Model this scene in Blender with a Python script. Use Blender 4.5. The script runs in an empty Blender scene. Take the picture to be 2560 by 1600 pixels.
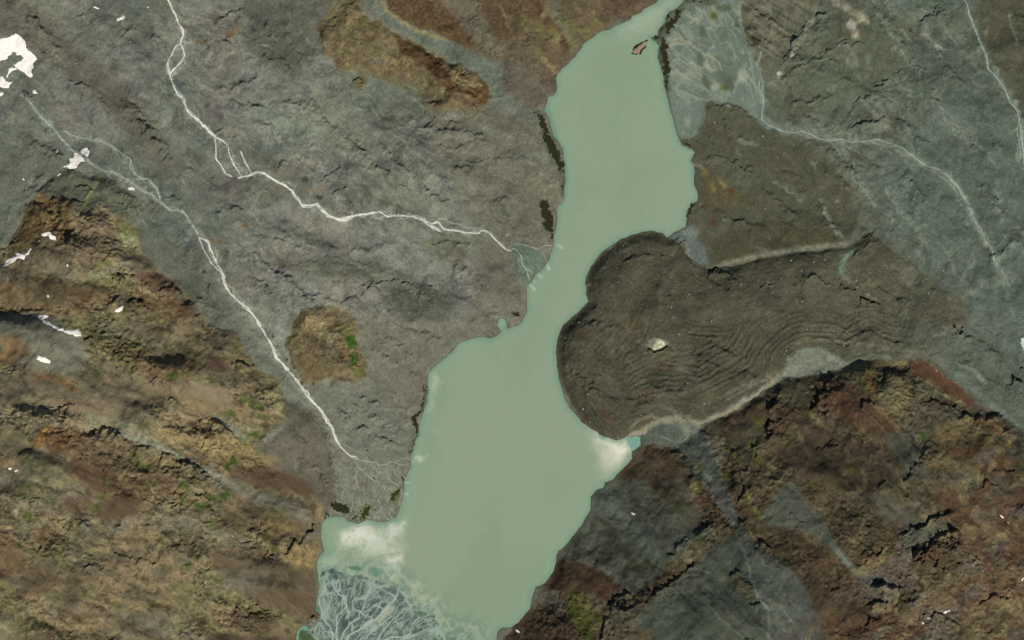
import bpy, math, time
import numpy as np
T0 = time.time()
# ---------------------------------------------------------------- camera, sky, sun
# Map frame: x to the east, y to the south, 1 unit = 1 m; world X = x-1280, Y = 800-y.  North is up.
SC = bpy.context.scene
cam_d = bpy.data.cameras.new("survey_camera")
cam = bpy.data.objects.new("survey_camera", cam_d)
SC.collection.objects.link(cam)
CAM_Z = 30000.0
cam.location = (0, 0, CAM_Z)
cam_d.sensor_width = 36.0
cam_d.lens = 36.0 * CAM_Z / 2560.0
cam_d.clip_start = 100.0
cam_d.clip_end = 60000.0
SC.camera = cam
SUN_EL, SUN_AZ = math.radians(52), math.radians(152)     # azimuth from north, clockwise
w = bpy.data.worlds.new("World"); SC.world = w; w.use_nodes = True
nt = w.node_tree; nt.nodes.clear()
sky = nt.nodes.new("ShaderNodeTexSky"); sky.sky_type = 'NISHITA'; sky.sun_disc = False
sky.sun_elevation = SUN_EL; sky.sun_rotation = SUN_AZ; sky.altitude = 3600
bg = nt.nodes.new("ShaderNodeBackground"); bg.inputs[1].default_value = 0.055
wo = nt.nodes.new("ShaderNodeOutputWorld")
nt.links.new(sky.outputs[0], bg.inputs[0]); nt.links.new(bg.outputs[0], wo.inputs[0])
sl = bpy.data.lights.new("sun", 'SUN'); sl.energy = 3.8; sl.angle = math.radians(0.53); sl.color = (1.0, 0.96, 0.88)
so = bpy.data.objects.new("sun", sl); SC.collection.objects.link(so)
so.rotation_euler = (math.pi/2 - SUN_EL, 0, math.pi - SUN_AZ)
SC.view_settings.view_transform = 'Standard'; SC.view_settings.look = 'None'
SC.view_settings.gamma = 1.0; SC.view_settings.exposure = 0.0
SC.cycles.max_bounces = 3

# ---------------------------------------------------------------- numeric helpers
RS = np.random.RandomState
TAB = [RS(100 + i).rand(256, 256).astype(np.float32) for i in range(24)]
def vn(x, y, seed):
    t = TAB[seed % 24]; o = (seed * 37) % 251
    xf = np.floor(x); yf = np.floor(y)
    fx = (x - xf); fy = (y - yf)
    fx = fx*fx*fx*(fx*(fx*6-15)+10); fy = fy*fy*fy*(fy*(fy*6-15)+10)
    xi = xf.astype(np.int32) + o; yi = yf.astype(np.int32) + 3*o
    x0 = xi & 255; x1 = (xi+1) & 255; y0 = yi & 255; y1 = (yi+1) & 255
    a = t[x0, y0]; b = t[x1, y0]; c = t[x0, y1]; d = t[x1, y1]
    return (a + (b-a)*fx) * (1-fy) + (c + (d-c)*fx) * fy
def fbm(x, y, scale, octv=4, seed=0, gain=0.5, ang=0.0, stretch=1.0):
    """0..1 noise; features `scale` metres across, `stretch` times longer along `ang` (degrees, map frame)."""
    if ang or stretch != 1.0:
        a = math.radians(ang); u = (x*math.cos(a)+y*math.sin(a))/stretch; v = -x*math.sin(a)+y*math.cos(a)
    else: u, v = x, y
    u = u/scale; v = v/scale; s = 0; amp = 1.0; tot = 0
    for i in range(octv):
        s = s + amp*vn(u, v, seed*5+i); tot += amp; amp *= gain
        u, v = u*1.93*0.921+v*1.93*0.389+7.3, v*1.93*0.921-u*1.93*0.389+3.1
    return s/tot
def ridged(x, y, scale, octv=4, seed=0, gain=0.5, ang=0.0, stretch=1.0):
    a = math.radians(ang); u = (x*math.cos(a)+y*math.sin(a))/stretch; v = -x*math.sin(a)+y*math.cos(a)
    u = u/scale; v = v/scale; s = 0; amp = 1.0; tot = 0
    for i in range(octv):
        r = 1-np.abs(2*vn(u, v, seed*5+i)-1); s = s + amp*r*r; tot += amp; amp *= gain
        u, v = u*2.03*0.921+v*2.03*0.389+1.7, v*2.03*0.921-u*2.03*0.389+9.2
    return s/tot
def ss(a, b, x):
    t = np.clip((x-a)/(b-a), 0, 1); return t*t*(3-2*t)

# coordinates were read off in several windows: code -> (x0, y0, scale)
F = {'A': (0, 0, 1.89), 'B': (1280, 0, 1.89), 'C': (0, 800, 1.89), 'D': (1280, 800, 1.89),
     'E': (740, 1380, 4.84), 'G': (1500, 780, 8.067), 'H': (1640, 0, 4.4475), 'I': (1200, 720, 10.8), 'P': (0, 0, 1.0)}
for c in range(4):
    for r in range(4): F['%d%d' % (c, r)] = (640*c, 400*r, 3.78)
def Q(s):
    """'A 1 2 3 4 | C 5 6' -> (n,2) map points"""
    out = []
    for part in s.split('|'):
        t = part.split(); x0, y0, k = F[t[0]]; v = np.array(t[1:], float).reshape(-1, 2)
        out.append(np.stack([x0+v[:, 0]/k, y0+v[:, 1]/k], 1))
    return np.concatenate(out)

# ---------------------------------------------------------------- the grid
def axis(a, b, step, far):
    core = np.arange(a, b+step, step); d = [step]
    while sum(d) < far: d.append(d[-1]*1.18)
    o = np.cumsum(d); return np.concatenate([core[0]-o[::-1], core, core[-1]+o])
GX = axis(-40, 2600, 2.0, 3200); GY = axis(-40, 1640, 2.0, 2800)
NX, NY = len(GX), len(GY)
X, Y = np.meshgrid(GX, GY); X = X.astype(np.float32); Y = Y.astype(np.float32)     # [iy, ix]
W1x = (fbm(X, Y, 90, 4, 1)-.5); W1y = (fbm(X, Y, 90, 4, 2)-.5)          # broad warp
W2x = (fbm(X, Y, 16, 3, 3)-.5); W2y = (fbm(X, Y, 16, 3, 4)-.5)          # fine warp
N8 = fbm(X, Y, 8, 3, 5); N40 = fbm(X, Y, 40, 4, 6); N200 = fbm(X, Y, 200, 4, 7)
def bbox(p, m):
    x0, y0 = p.min(0)-m; x1, y1 = p.max(0)+m
    return (slice(max(0, np.searchsorted(GY, y0)-1), min(NY, np.searchsorted(GY, y1)+1)),
            slice(max(0, np.searchsorted(GX, x0)-1), min(NX, np.searchsorted(GX, x1)+1)))
def polydist(px, py, P, closed):
    n = len(P); best = np.full(px.shape, 1e12, np.float32); inside = np.zeros(px.shape, bool)
    for i in range(n if closed else n-1):
        ax, ay = P[i]; bx, by = P[(i+1) % n]; dx, dy = bx-ax, by-ay; L = dx*dx+dy*dy+1e-9
        t = np.clip(((px-ax)*dx+(py-ay)*dy)/L, 0, 1)
        ex = px-ax-t*dx; ey = py-ay-t*dy; np.minimum(best, ex*ex+ey*ey, out=best)
        if closed and ay != by:
            c = ((ay > py) != (by > py)) & (px < (bx-ax)*(py-ay)/(by-ay)+ax); inside ^= c
    d = np.sqrt(best)
    return np.where(inside, d, -d) if closed else d
def sdf(P, m=60, warp=(10, 5)):
    sl_ = bbox(P, m)
    px = X[sl_]+W1x[sl_]*warp[0]*2+W2x[sl_]*warp[1]*2; py = Y[sl_]+W1y[sl_]*warp[0]*2+W2y[sl_]*warp[1]*2
    return sl_, polydist(px, py, P, True)
def linedist(P, m, warp=(4, 4)):
    """distance, signed side (positive to the right when walking) and 0..1 along a polyline"""
    sl_ = bbox(P, m)
    px = X[sl_]+W1x[sl_]*warp[0]*2+W2x[sl_]*warp[1]*2; py = Y[sl_]+W1y[sl_]*warp[0]*2+W2y[sl_]*warp[1]*2
    best = np.full(px.shape, 1e12, np.float32); side = np.zeros(px.shape, np.float32); tt = np.zeros(px.shape, np.float32)
    seg = np.hypot(*(P[1:]-P[:-1]).T); cum = np.concatenate([[0], np.cumsum(seg)]); tot = cum[-1]+1e-6
    for i in range(len(P)-1):
        ax, ay = P[i]; dx, dy = P[i+1]-P[i]; L = dx*dx+dy*dy+1e-9
        t = np.clip(((px-ax)*dx+(py-ay)*dy)/L, 0, 1)
        ex = px-ax-t*dx; ey = py-ay-t*dy; d2 = ex*ex+ey*ey; k = d2 < best
        best = np.where(k, d2, best); side = np.where(k, np.sign(dx*ey-dy*ex), side); tt = np.where(k, (cum[i]+t*seg[i])/tot, tt)
    return sl_, np.sqrt(best), side, tt

# ---------------------------------------------------------------- outlines
LAKE = Q("20 1500 -200 1460 -60 1405 0 1250 80 1215 120 1135 145 1120 185 1060 215 985 250 915 290 850 295 780 345 675 405 640 470 600 540 560 575 530 605 485 640 430 700 415 745 430 820 415 880 385 905 340 915 325 1000 305 1040 350 1110 375 1200 390 1280 440 1340 480 1400 490 1512"
 "|21 500 130 495 230 490 330 475 415 430 425 435 550 425 640 400 720 400 800 370 880 350 960 290 1030 230 1080 190 1140 140 1200 145 1330 140 1420"
 "|I 1270 600 1200 760 1140 920 1060 1000 860 1070 780 1110 730 1110 735 980 700 880 600 840 510 860 500 980 480 1050 540 1120 590 1190 540 1250 440 1320 280 1380 100 1350 0 1310"
 "|12 2120 160 2050 170 1960 200 1900 235 1830 330 1740 400 1680 450 1625 520 1615 600 1625 660 1600 780 1575 900 1550 1000 1540 1060 1500 1170 1470 1270 1465 1400 1430 1460 1400 1512"
 "|13 1400 60 1380 180 1350 290 1330 350 1210 400 1060 380 960 420 870 390 840 350 750 340 690 345 635 390 600 470 615 590 635 670 580 760 570 830 585 930 600 1000 590 1100 565 1150 560 1230 600 1260 605 1290 570 1380 430 1385 390 1430 375 1512 370 1700 1500 1900 2200 1650 2265 1512 2280 1440 2310 1400 2419 1390"
 "|23 0 1385 60 1350 110 1280 170 1210 180 1110 230 1020 310 980 385 880 415 780 420 720 440 680 500 620 560 560 610 480 660 420 690 360 745 280 750 160 800 100 870 70 880 20 945 0"
 "|22 950 1512 1020 1440 1140 1310 1130 1240 1170 1220 1215 1190 1200 1110 1070 1110 1000 1135 900 1110 830 1075 740 1030 660 970 600 900 540 830 490 740 450 600 430 480 415 300 430 180 450 110 500 40 545 0"
 "|21 600 1460 680 1390 725 1340 700 1270 690 1180 695 1110 740 1020 800 920 880 840 960 790 1040 750 1130 710 1220 685 1320 670 1420 690 1470 735 1500 715 1570 660 1640 630 1645 590 1660 490 1700 420 1750 380 1755 300 1720 230 1715 150 1730 110 1715 40 1690 0"
 "|20 1740 1440 1680 1400 1610 1360 1570 1270 1530 1170 1510 1080 1480 990 1455 870 1440 780 1410 640 1385 540 1390 430 1325 355 1380 330 1400 260 1450 215 1460 150 1490 110 1560 80 1620 20 1690 -60 1800 -250")
DELTA = Q("13 375 1512 390 1440 430 1400 570 1390 590 1320 600 1250 590 1160 600 1100 615 1000 612 920 640 860 700 835 800 850 870 890 960 870 1040 890 1150 920 1230 910 1290 950 1370 970 1430 1050 1500 1110 1520 1180 1600 1230 1700 1260 1740 1350 1760 1400 1790 1440 1850 1400 1900 1430 1960 1420 2060 1450 2000 1512 1900 1750 380 1800")
LOBE = Q("B 740 1120 690 1095 600 1100 500 1140 430 1190 370 1260 345 1330 350 1400 360 1430 270 1512|D 240 20 210 100 205 200 230 300 280 420 350 510 430 560 530 565 560 545 640 505 700 475 800 470 890 492 1000 450 1150 365 1250 295 1300 200 1380 130 1480 140 1560 190 1700 150 1850 180 2000 170 1990 60|B 2130 1512 2100 1400 2000 1350 1900 1250 1800 1180 1700 1100 1620 1150 1560 1165 1250 1205 1050 1245 930 1260 830 1200 790 1150")
LHILL = Q("A -500 1330 0 1170 90 1070 140 950 230 850 330 800 420 830 500 830 600 900 680 960 690 990 655 1040 665 1200 770 1290 850 1370 940 1450 970 1512|C 1130 60 1170 150 1220 220 1320 310 1345 400 1335 480 1250 540 1220 600 1300 690 1400 740 1480 800 1540 880 1520 940 1505 1000 1515 1080 1492 1180 1500 1400 1420 1450 1400 1512 1400 2600 -4000 2600 -4000 -400")
RHILL = Q("D 500 732 580 632 660 585 700 600 780 590 890 500 1000 455 1150 370 1300 272 1480 252 1580 215 1700 190 1860 180 1990 240 2100 320 2180 395 2300 450 2419 530 2700 700 7000 700 7000 4500 -200 4500 -200 1700 0 1450 90 1350 150 1260 215 1100 370 890 380 820 440 770")
KNOB = Q("C 1430 -60 1560 -70 1690 -10 1690 100 1720 200 1710 280 1620 310 1560 290 1440 320 1400 260 1375 190 1350 130 1380 40")
RIDGE = Q("A 1620 -10 1560 60 1490 130 1500 190 1540 260 1600 320 1650 345 1720 345 1800 360 1900 390 2000 430 2060 470 2000 480 2060 520 2140 545 2250 560 2310 500 2310 440 2290 390 2260 340 2200 310 2050 270 1960 200 1880 160 1780 110 1720 70 1700 -10")
NSLOPE = Q("A 1790 -300 1840 60 1940 125 2060 165 2200 225 2290 265 2419 300|B 60 330 150 420 205 420 205 390 230 320 300 270 330 200 430 150 500 105 560 90 640 30 720 -20 720 -300")
FAN = Q("B 700 190 730 130 760 80 810 30 870 0 900 -100 1090 -100 1075 120 1110 200 1160 300 1190 400 1195 480 1205 560 1290 630 1180 590 1080 512 1000 492 905 490 895 560 880 640 810 660 770 600 740 460 735 380 700 200")
SWFAN = Q("C 1720 -40 1900 0 2330 10 2350 60 2300 80 2150 110 2100 180 2020 250 2010 330 1950 450 1950 560 1940 650 1890 850 1800 960 1650 940 1560 900 1590 850 1590 700 1540 560 1480 430 1440 330 1720 300 1720 200 1690 100")
GULLY = Q("D 600 595 640 525 700 482 800 478 890 500 960 640 1000 760 1040 860 1070 950 1120 1030 1200 1090 1290 1160 1370 1230 1440 1400 1500 1512 1520 1900 1200 1900 1200 1512 1150 1290 1100 1100 1060 1010 1000 920 900 780 830 690 780 620 690 580")

def full_sdf(P, warp):
    s, d = sdf(P, 9000, warp); out = np.full(X.shape, -1e3, np.float32); out[s] = d; return out
dl = full_sdf(LAKE, (2.5, 2.0))            # > 0 inside the lake
dd = full_sdf(DELTA, (4, 6))
dlobe = full_sdf(LOBE, (3, 3)); dlh = full_sdf(LHILL, (8, 8)); drh = full_sdf(RHILL, (8, 6))
dk = full_sdf(KNOB, (5, 5)); dr = full_sdf(RIDGE, (6, 6)); dn = full_sdf(NSLOPE, (5, 5)); df = full_sdf(FAN, (5, 5))
dsf = full_sdf(SWFAN, (8, 5)); dg = full_sdf(GULLY, (4, 5))
print('sdf', time.time()-T0)

# ---------------------------------------------------------------- heights
H = 2.5 + 0.035*np.clip(-dl, 0, 1000)
H += 58*(N200-.5)*ss(0, 120, -dl) + 7*(N40-.5)
H += 26*(fbm(X+W1x*50, Y+W1y*50, 75, 4, 8, .42, ang=36, stretch=3.2)-.5)*ss(0, 60, -dl)+6*(fbm(X+W1x*60, Y+W1y*60, 34, 5, 17, .6)-.5)
H += 1.2*(ridged(X, Y, 22, 4, 9, .6, ang=35, stretch=2.5)-.4)
def up(d, k, top): return top*(1-np.exp(-np.clip(d, 0, None)*k/top))
mL, mR = ss(-6, 30, dlh), ss(-6, 30, drh)
H += up(dlh, .42, 260) + up(drh, .52, 330)
H += up(dk, .7, 30) + up(dr, .75, 44) + up(dn, .38, 70)
H += up(dlobe, 1.0, 24)*ss(-4, 10, dlobe)*ss(2330, 2000, X+.3*(Y-700))
rock = np.clip(mL + mR*(1-ss(0, 20, dg)) + .8*ss(0, 20, dk) + .8*ss(0, 15, dr) + .5*ss(0, 15, dn), 0, 1)
CNz = fbm(X, Y, 48, 4, 22)
RK = ridged(X+W2x*10, Y+W2y*10, 62, 6, 10, .56, ang=28, stretch=1.5)
RK2 = ridged(X, Y, 23, 4, 11, .55, ang=-20)
scr = ss(.42, .62, fbm(X, Y, 120, 4, 12, ang=20, stretch=2.2))
SMOOTH = ["D 205 1100 300 980 370 880 380 815 440 765 500 735 640 760 760 900 840 970 930 985 905 1010 830 1070 750 1150 690 1215 600 1290 520 1285 400 1130 215 1110", "D 560 1430 650 1330 760 1235 870 1150 960 1065 1030 1010 1090 1030 1110 1140 1050 1180 1100 1320 1180 1380 1150 1290 1100 1120 1290 1160 1380 1240 1500 1512 1700 1900 500 1900",
 "D 205 1145 330 1130 450 1190 520 1260 440 1340 330 1290 150 1265", "D 1200 870 1320 760 1430 910 1600 1150 1720 1240 1600 1200 1400 1010 1200 960", "D 520 740 600 640 680 600 760 680 830 800 900 940 930 990 800 960 640 800",
 "D 1250 560 1450 560 1640 700 1660 820 1500 780 1350 700", "D 1700 560 1830 520 1960 680 1940 780 1800 700", "D 1660 850 1760 820 1960 960 1880 1000 1730 960", "D 1480 300 1640 300 1760 470 1860 560 1700 560 1520 480", "D 1880 200 2000 230 2110 310 2180 390 2050 350 1940 280",
 "C -300 0 200 -20 400 90 410 180 300 250 -300 150", "C -300 260 300 270 450 360 700 310 1100 320 1100 390 900 380 650 410 500 450 300 400 -300 420", "C 1050 700 1400 740 1500 860 1500 950 1300 880 1050 760", "C 1010 1090 1350 1160 1500 1200 1480 1380 1250 1330 1050 1200",
 "A 600 1190 700 1250 800 1300 900 1430 800 1400 650 1300", "C 460 860 600 800 640 900 480 950", "A -300 1340 200 1340 500 1380 500 1420 200 1440 -300 1430", "C 960 1480 1200 1480 1350 1512 1200 1700 960 1700"]
smo = np.zeros_like(X)
for s_ in SMOOTH:
    sl_, d_ = sdf(Q(s_), 60, (16, 8)); smo[sl_] = np.maximum(smo[sl_], ss(-14, 16, d_))
scr = np.maximum(scr, smo)       # smooth scree versus rough rock on the hills
rough = rock*(1-.8*scr)*(1-.85*smo)*(1-.22*mR)
RK3 = ridged(X+W2x*8, Y+W2y*8, 11, 3, 19, .6)
ts = (fbm(X+W2x*12, Y+W2y*12, 70, 5, 18, .58, ang=25, stretch=1.6)+X*.0006)*9; fr = ts-np.floor(ts)
H += rough*(7.5-2*mR)*(ss(.8, 1, fr)-fr)*ss(.44, .62, CNz)
H += mL*80*(fbm(X+W1x*50, Y+W1y*50, 85, 3, 21, .42, ang=22, stretch=4.5)-.5)
H += rough*(14*(RK-.4) + 6*(RK2-.4) + 2.6*(RK3-.4)) + rock*34*(fbm(X, Y, 120, 3, 13, .42)-.5)
PL = np.clip(1-rock, 0, 1)*(1-ss(-5, 20, df))*(1-ss(-5, 20, dsf))
we = ss(1400, 1700, X)
tp = (fbm(X+W1x*60+W2x*10, Y+W1y*60+W2y*10, 80, 5, 5, .6, ang=38, stretch=2.)-Y*.0008)*8; fp = tp-np.floor(tp)
H += PL*(1-.8*ss(0, 20, dlobe))*(1.5-.8*we)*(ss(.78, 1, fp)-fp)*ss(.45, .62, fbm(X, Y, 60, 3, 23))
H += PL*(1-.75*ss(0, 20, dlobe))*(1.9*ss(.55, 1., ridged(X+W1x*70+W2x*10, Y+W1y*70+W2y*10, 62, 4, 12, .5, ang=40, stretch=2.4))+.8*(ridged(X+W2x*6, Y+W2y*6, 10, 3, 13, .6)-.4))
# gullies running down to the lake on the right-hand hill
H += mR*13*(fbm(X+W1x*20, Y+W1y*20, 34, 3, 14, ang=52, stretch=7)-.5)*(.7+.9*smo)
# flow ridges of the debris lobe: bands that follow its edge
lb = ss(0, 25, dlobe)
_ph = dlobe+W1x*30+W2x*4+10*(N200-.5)
cv = .5+.5*(.6*np.sin(_ph*2*np.pi/13)+.4*np.sin(_ph*2*np.pi/21.7+1.3))*(.35+1.3*fbm(X, Y, 70, 3, 15))*.8
cs = ss(230, 150, dlobe)*ss(740, 860, Y)*ss(1420, 1640, X+.4*(Y-860))*ss(2420, 2250, X)+.12
bm_ = ss(.36, .6, fbm(X, Y, 85, 4, 9))
H += lb*(.15+1.5*cs*(.45+.75*bm_))*(cv-.5)*2 + lb*1.5*(N8-.5)
H += lb*5*(fbm(X, Y, 45, 3, 16)-.5)
# flats
flat = np.clip(ss(0, 25, df)+ss(0, 25, dsf), 0, 1)
H = H*(1-.75*flat) + flat*(.6+.012*np.clip(-dl, 0, 300))
sh = ss(0, 26, -dl)                                                   # everything dips to the shore
H = np.where(dl < 0, H*(.25+.75*sh), H)
H = np.minimum(H, np.where((dlobe > -5) | (drh > -5), 1e3, 1.0+.28*np.clip(-dl, 0, None)+0*H)+200*ss(40, 160, -dl)+200*(dlobe > 0)+200*(drh > 0))
H = np.where(dl >= 0, -.1-.35*np.clip(dl, 0, 60), np.maximum(H, .15+.25*np.clip(-dl, 0, 8)))
dh = np.clip(-.55+.11*dd+1.1*(N8-.5)+.5*(N40-.5), -3, .9)
H = np.where((dl > 0) & (dd > -20), np.maximum(H, dh), H)

CRAGS = [  # rock steps: lit on the south-east side, shaded to the north-west; (points, height, run-out)
 ("C 390 565 420 525 520 510 600 550 680 592 745 605", 17, 70), ("C 755 620 820 640 900 672 960 705 1005 745", 20, 60),
 ("C 950 438 1010 462 1060 502 1105 545", 15, 40), ("C 1108 182 1150 188 1175 212 1212 245", 16, 30), ("C 1212 245 1240 330 1270 380", 9, 25),
 ("C 278 412 320 398 362 400", 12, 30), ("C 665 408 730 398 800 378 860 395", 9, 35), ("C 405 95 430 90 455 110", 12, 16),
 ("C 560 215 600 205 615 240", 7, 20), ("C 860 200 890 190 905 230", 8, 22), ("C 200 505 260 520 130 620 90 650", 6, 30),
 ("C 880 740 940 800 990 860 1015 900 1030 940", 10, 30), ("C 400 1150 440 1140 500 1160", 9, 25), ("C 530 1080 600 1110 700 1120 760 1140", 9, 30),
 ("C 370 945 430 955 460 975", 8, 25), ("C 920 1190 960 1195", 9, 15), ("C 970 1070 990 1110 990 1180", 7, 20),
 ("C 1330 1120 1400 1050 1480 980 1510 960", 12, 45), ("C 1100 1430 1180 1390 1260 1385", 8, 40), ("C 1440 1420 1480 1395 1505 1380", 12, 20),
 ("A 517 1345 540 1302 570 1288 610 1292 632 1312", 20, 34), ("A 515 1440 550 1400 580 1385", 8, 20), ("A 590 1445 605 1425 640 1408 680 1425 698 1465", 16, 30),
 ("A 740 1372 790 1350 830 1365 862 1390 890 1420", 10, 25), ("A 240 925 300 955 345 945 400 950", 12, 30), ("A 360 870 420 880 440 920", 8, 25),
 ("A 590 925 620 918 660 950 690 990", 8, 22), ("A 470 1100 520 1130 560 1140", 8, 22), ("A 450 1160 500 1185 520 1230", 8, 22),
 ("A 330 1130 380 1160 400 1230", 6, 25), ("A 0 1190 50 1150 80 1130", 10, 25), ("A 110 480 110 450 125 437", 7, 12),
 ("A 1465 455 1480 460 1498 490", 8, 12), ("A 1670 365 1690 370 1720 395", 8, 16), ("A 1500 880 1530 850 1590 790 1600 740 1590 690", 7, 28),
 ("A 1550 930 1600 890 1640 870", 8, 26), ("A 1640 920 1660 960 1690 1000", 8, 22), ("A 770 440 800 460 830 455", 4, 20),
 ("A 2000 580 2060 560 2120 590 2190 575", 5, 25), ("A 2230 500 2260 520", 7, 14), ("A 560 90 640 110 655 170", 4, 18),
 ("A 1270 1290 1400 1240 1560 1225 1750 1240 1900 1300", 4, 120), ("A 1620 1325 1800 1325 1980 1330 2100 1380", 7, 60),
 ("B 1255 330 1290 250 1320 220 1370 130 1440 70 1520 35", 11, 45), ("B 1545 570 1640 465 1740 400 1790 350 1830 328 1880 335", 7, 40),
 ("B 1890 180 1885 130 1950 70 2000 50 2050 15", 8, 40), ("B 1115 178 1150 175 1195 200", 9, 22), ("B 900 740 1000 738 1060 765 1110 790 1200 835", 6, 30),
 ("B 910 540 920 492 1000 492 1080 515 1190 592", 5, 60), ("B 2360 60 2400 55 2419 80", 7, 20), ("B 1860 520 1885 520", 6, 8),
 ("B 1590 860 1640 960 1700 1030", 4, 50), ("B 930 1275 985 1282 1005 1290 1030 1308 1060 1312", 9, 14), ("B 1195 1335 1215 1350 1240 1357", 7, 9),
 ("B 1550 1330 1580 1345 1622 1356", 9, 12), ("B 1640 1404 1680 1417 1705 1412 1722 1430 1750 1440", 13, 14),
 ("B 790 1120 830 1190 845 1225 870 1250", 6, 10),
 ("D 2085 38 2110 48 2135 35", 11, 10), ("D 2355 262 2390 280 2419 285", 16, 16), ("D 2395 215 2419 205", 10, 10),
 ("G 960 690 1040 750 1150 775 1250 745 1330 700 1415 650", 10, 16),
 ("D 1195 580 1212 480 1210 430 1240 380 1250 345", 22, 40), ("D 1130 645 1140 600 1155 575", 12, 20), ("D 1405 440 1430 390 1455 345 1475 300 1500 280 1530 265", 20, 40),
 ("D 1250 345 1320 340 1370 320", 8, 20), ("D 1640 415 1680 375", 10, 16), ("D 1718 370 1722 320 1740 275 1770 250 1810 238 1870 262", 18, 50),
 ("D 1927 690 1925 640 1932 600 1940 555", 15, 30), ("D 2100 465 2150 440 2200 450 2280 455 2320 440", 12, 30), ("D 1925 410 1950 385 2000 375 2060 395 2120 380", 11, 30),
 ("D 1870 1145 1890 1100 1940 1050 2000 1015 2060 990 2120 985", 36, 60), ("D 1810 1005 1880 980 1950 945 1970 930 2010 915 2090 905", 20, 40),
 ("D 1660 1350 1690 1335 1760 1318", 16, 26), ("D 1680 1225 1760 1240 1830 1265 1920 1295", 22, 30), ("D 1700 1240 1740 1230", 12, 20),
 ("D 725 1115 780 1062 850 1005 880 975 950 950", 14, 30), ("D 640 1300 700 1255 780 1208 860 1130", 15, 34), ("D 440 1390 448 1345 480 1320 540 1290 600 1275", 18, 34),
 ("D 412 1530 410 1460 430 1410 480 1400", 15, 26), ("D 500 1340 560 1355 600 1320", 12, 20), ("D 1840 745 1865 730 1880 700 1905 683 1930 690", 16, 26),
 ("D 1780 790 1740 760", 6, 14), ("D 1062 712 1078 690 1110 695", 12, 20), ("D 1066 952 1078 930 1102 936", 14, 14), ("D 1168 1042 1190 1050 1225 1072", 14, 18),
 ("D 1060 860 1075 800 1090 760", 10, 26), ("D 2300 885 2340 862 2419 872", 11, 26), ("D 1020 1200 1050 1180 1100 1215 1120 1240", 8, 20),
 ("D 1120 1330 1160 1310 1200 1325", 9, 18), ("D 940 870 975 875 1000 950 1040 1000", 9, 24), ("D 760 610 790 640 790 680", 6, 18),
 ("D 1240 830 1300 900 1380 960", 4, 40), ("D 1650 1120 1700 1100 1740 1060", 9, 26), ("D 1500 1290 1560 1240 1620 1250", 6, 26),
 ("D 1640 1430 1680 1380 1740 1400", 12, 24), ("D 1880 1400 1980 1370 2050 1390 2120 1430", 10, 40), ("D 2140 1150 2180 1130 2230 1160", 8, 26),
 ("D 2180 1330 2260 1290 2330 1310", 8, 30), ("D 2260 700 2330 690 2400 740", 8, 30), ("D 2180 800 2230 760 2300 800", 8, 30), ("D 1420 620 1460 590 1540 600", 5, 30),
 ("D 1480 560 1600 610", 4, 30), ("D 1090 1500 1100 1490 1130 1500", 8, 10)]
CN = fbm(X, Y, 26, 4, 20, .6)
def Msk(x, y, a): return a[np.clip(np.searchsorted(GY, y), 0, NY-1), np.clip(np.searchsorted(GX, x), 0, NX-1)]
for s_, A_, L_ in CRAGS:
    P = Q(s_)
    if P[-1][0] < P[0][0]: P = P[::-1]
    on_rock = float(np.mean([Msk(p[0], p[1], rock) for p in P])) > .3
    A_ = A_*(1.0 if L_ <= 16 else .72 if on_rock else .7)
    sl_, d, side, t = linedist(P, L_*2.6, (3, 14))
    sd_ = d*side*1.0                     # right side when walking east = south
    endf = ss(0, .12, t)*ss(1, .88, t)
    jag = (.85+.4*(N8[sl_]-.5)) if L_ <= 16 else ss(.25, .6, CN[sl_])*(.6+.8*N8[sl_])
    wid = max(2.5, A_*(.3 if L_ <= 16 else .42))
    near = np.exp(-np.clip(d-4, 0, None)/(L_*.8))
    prof = np.where(sd_ > 0, ss(0, wid, sd_)*np.exp(-np.clip(sd_-wid, 0, None)/L_), 0) - .35*np.where(sd_ < 0, np.exp(sd_/(L_*.5)), np.exp(-sd_/3.))*(1. if on_rock else .3)
    H[sl_] += A_*jag*prof*endf
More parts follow.
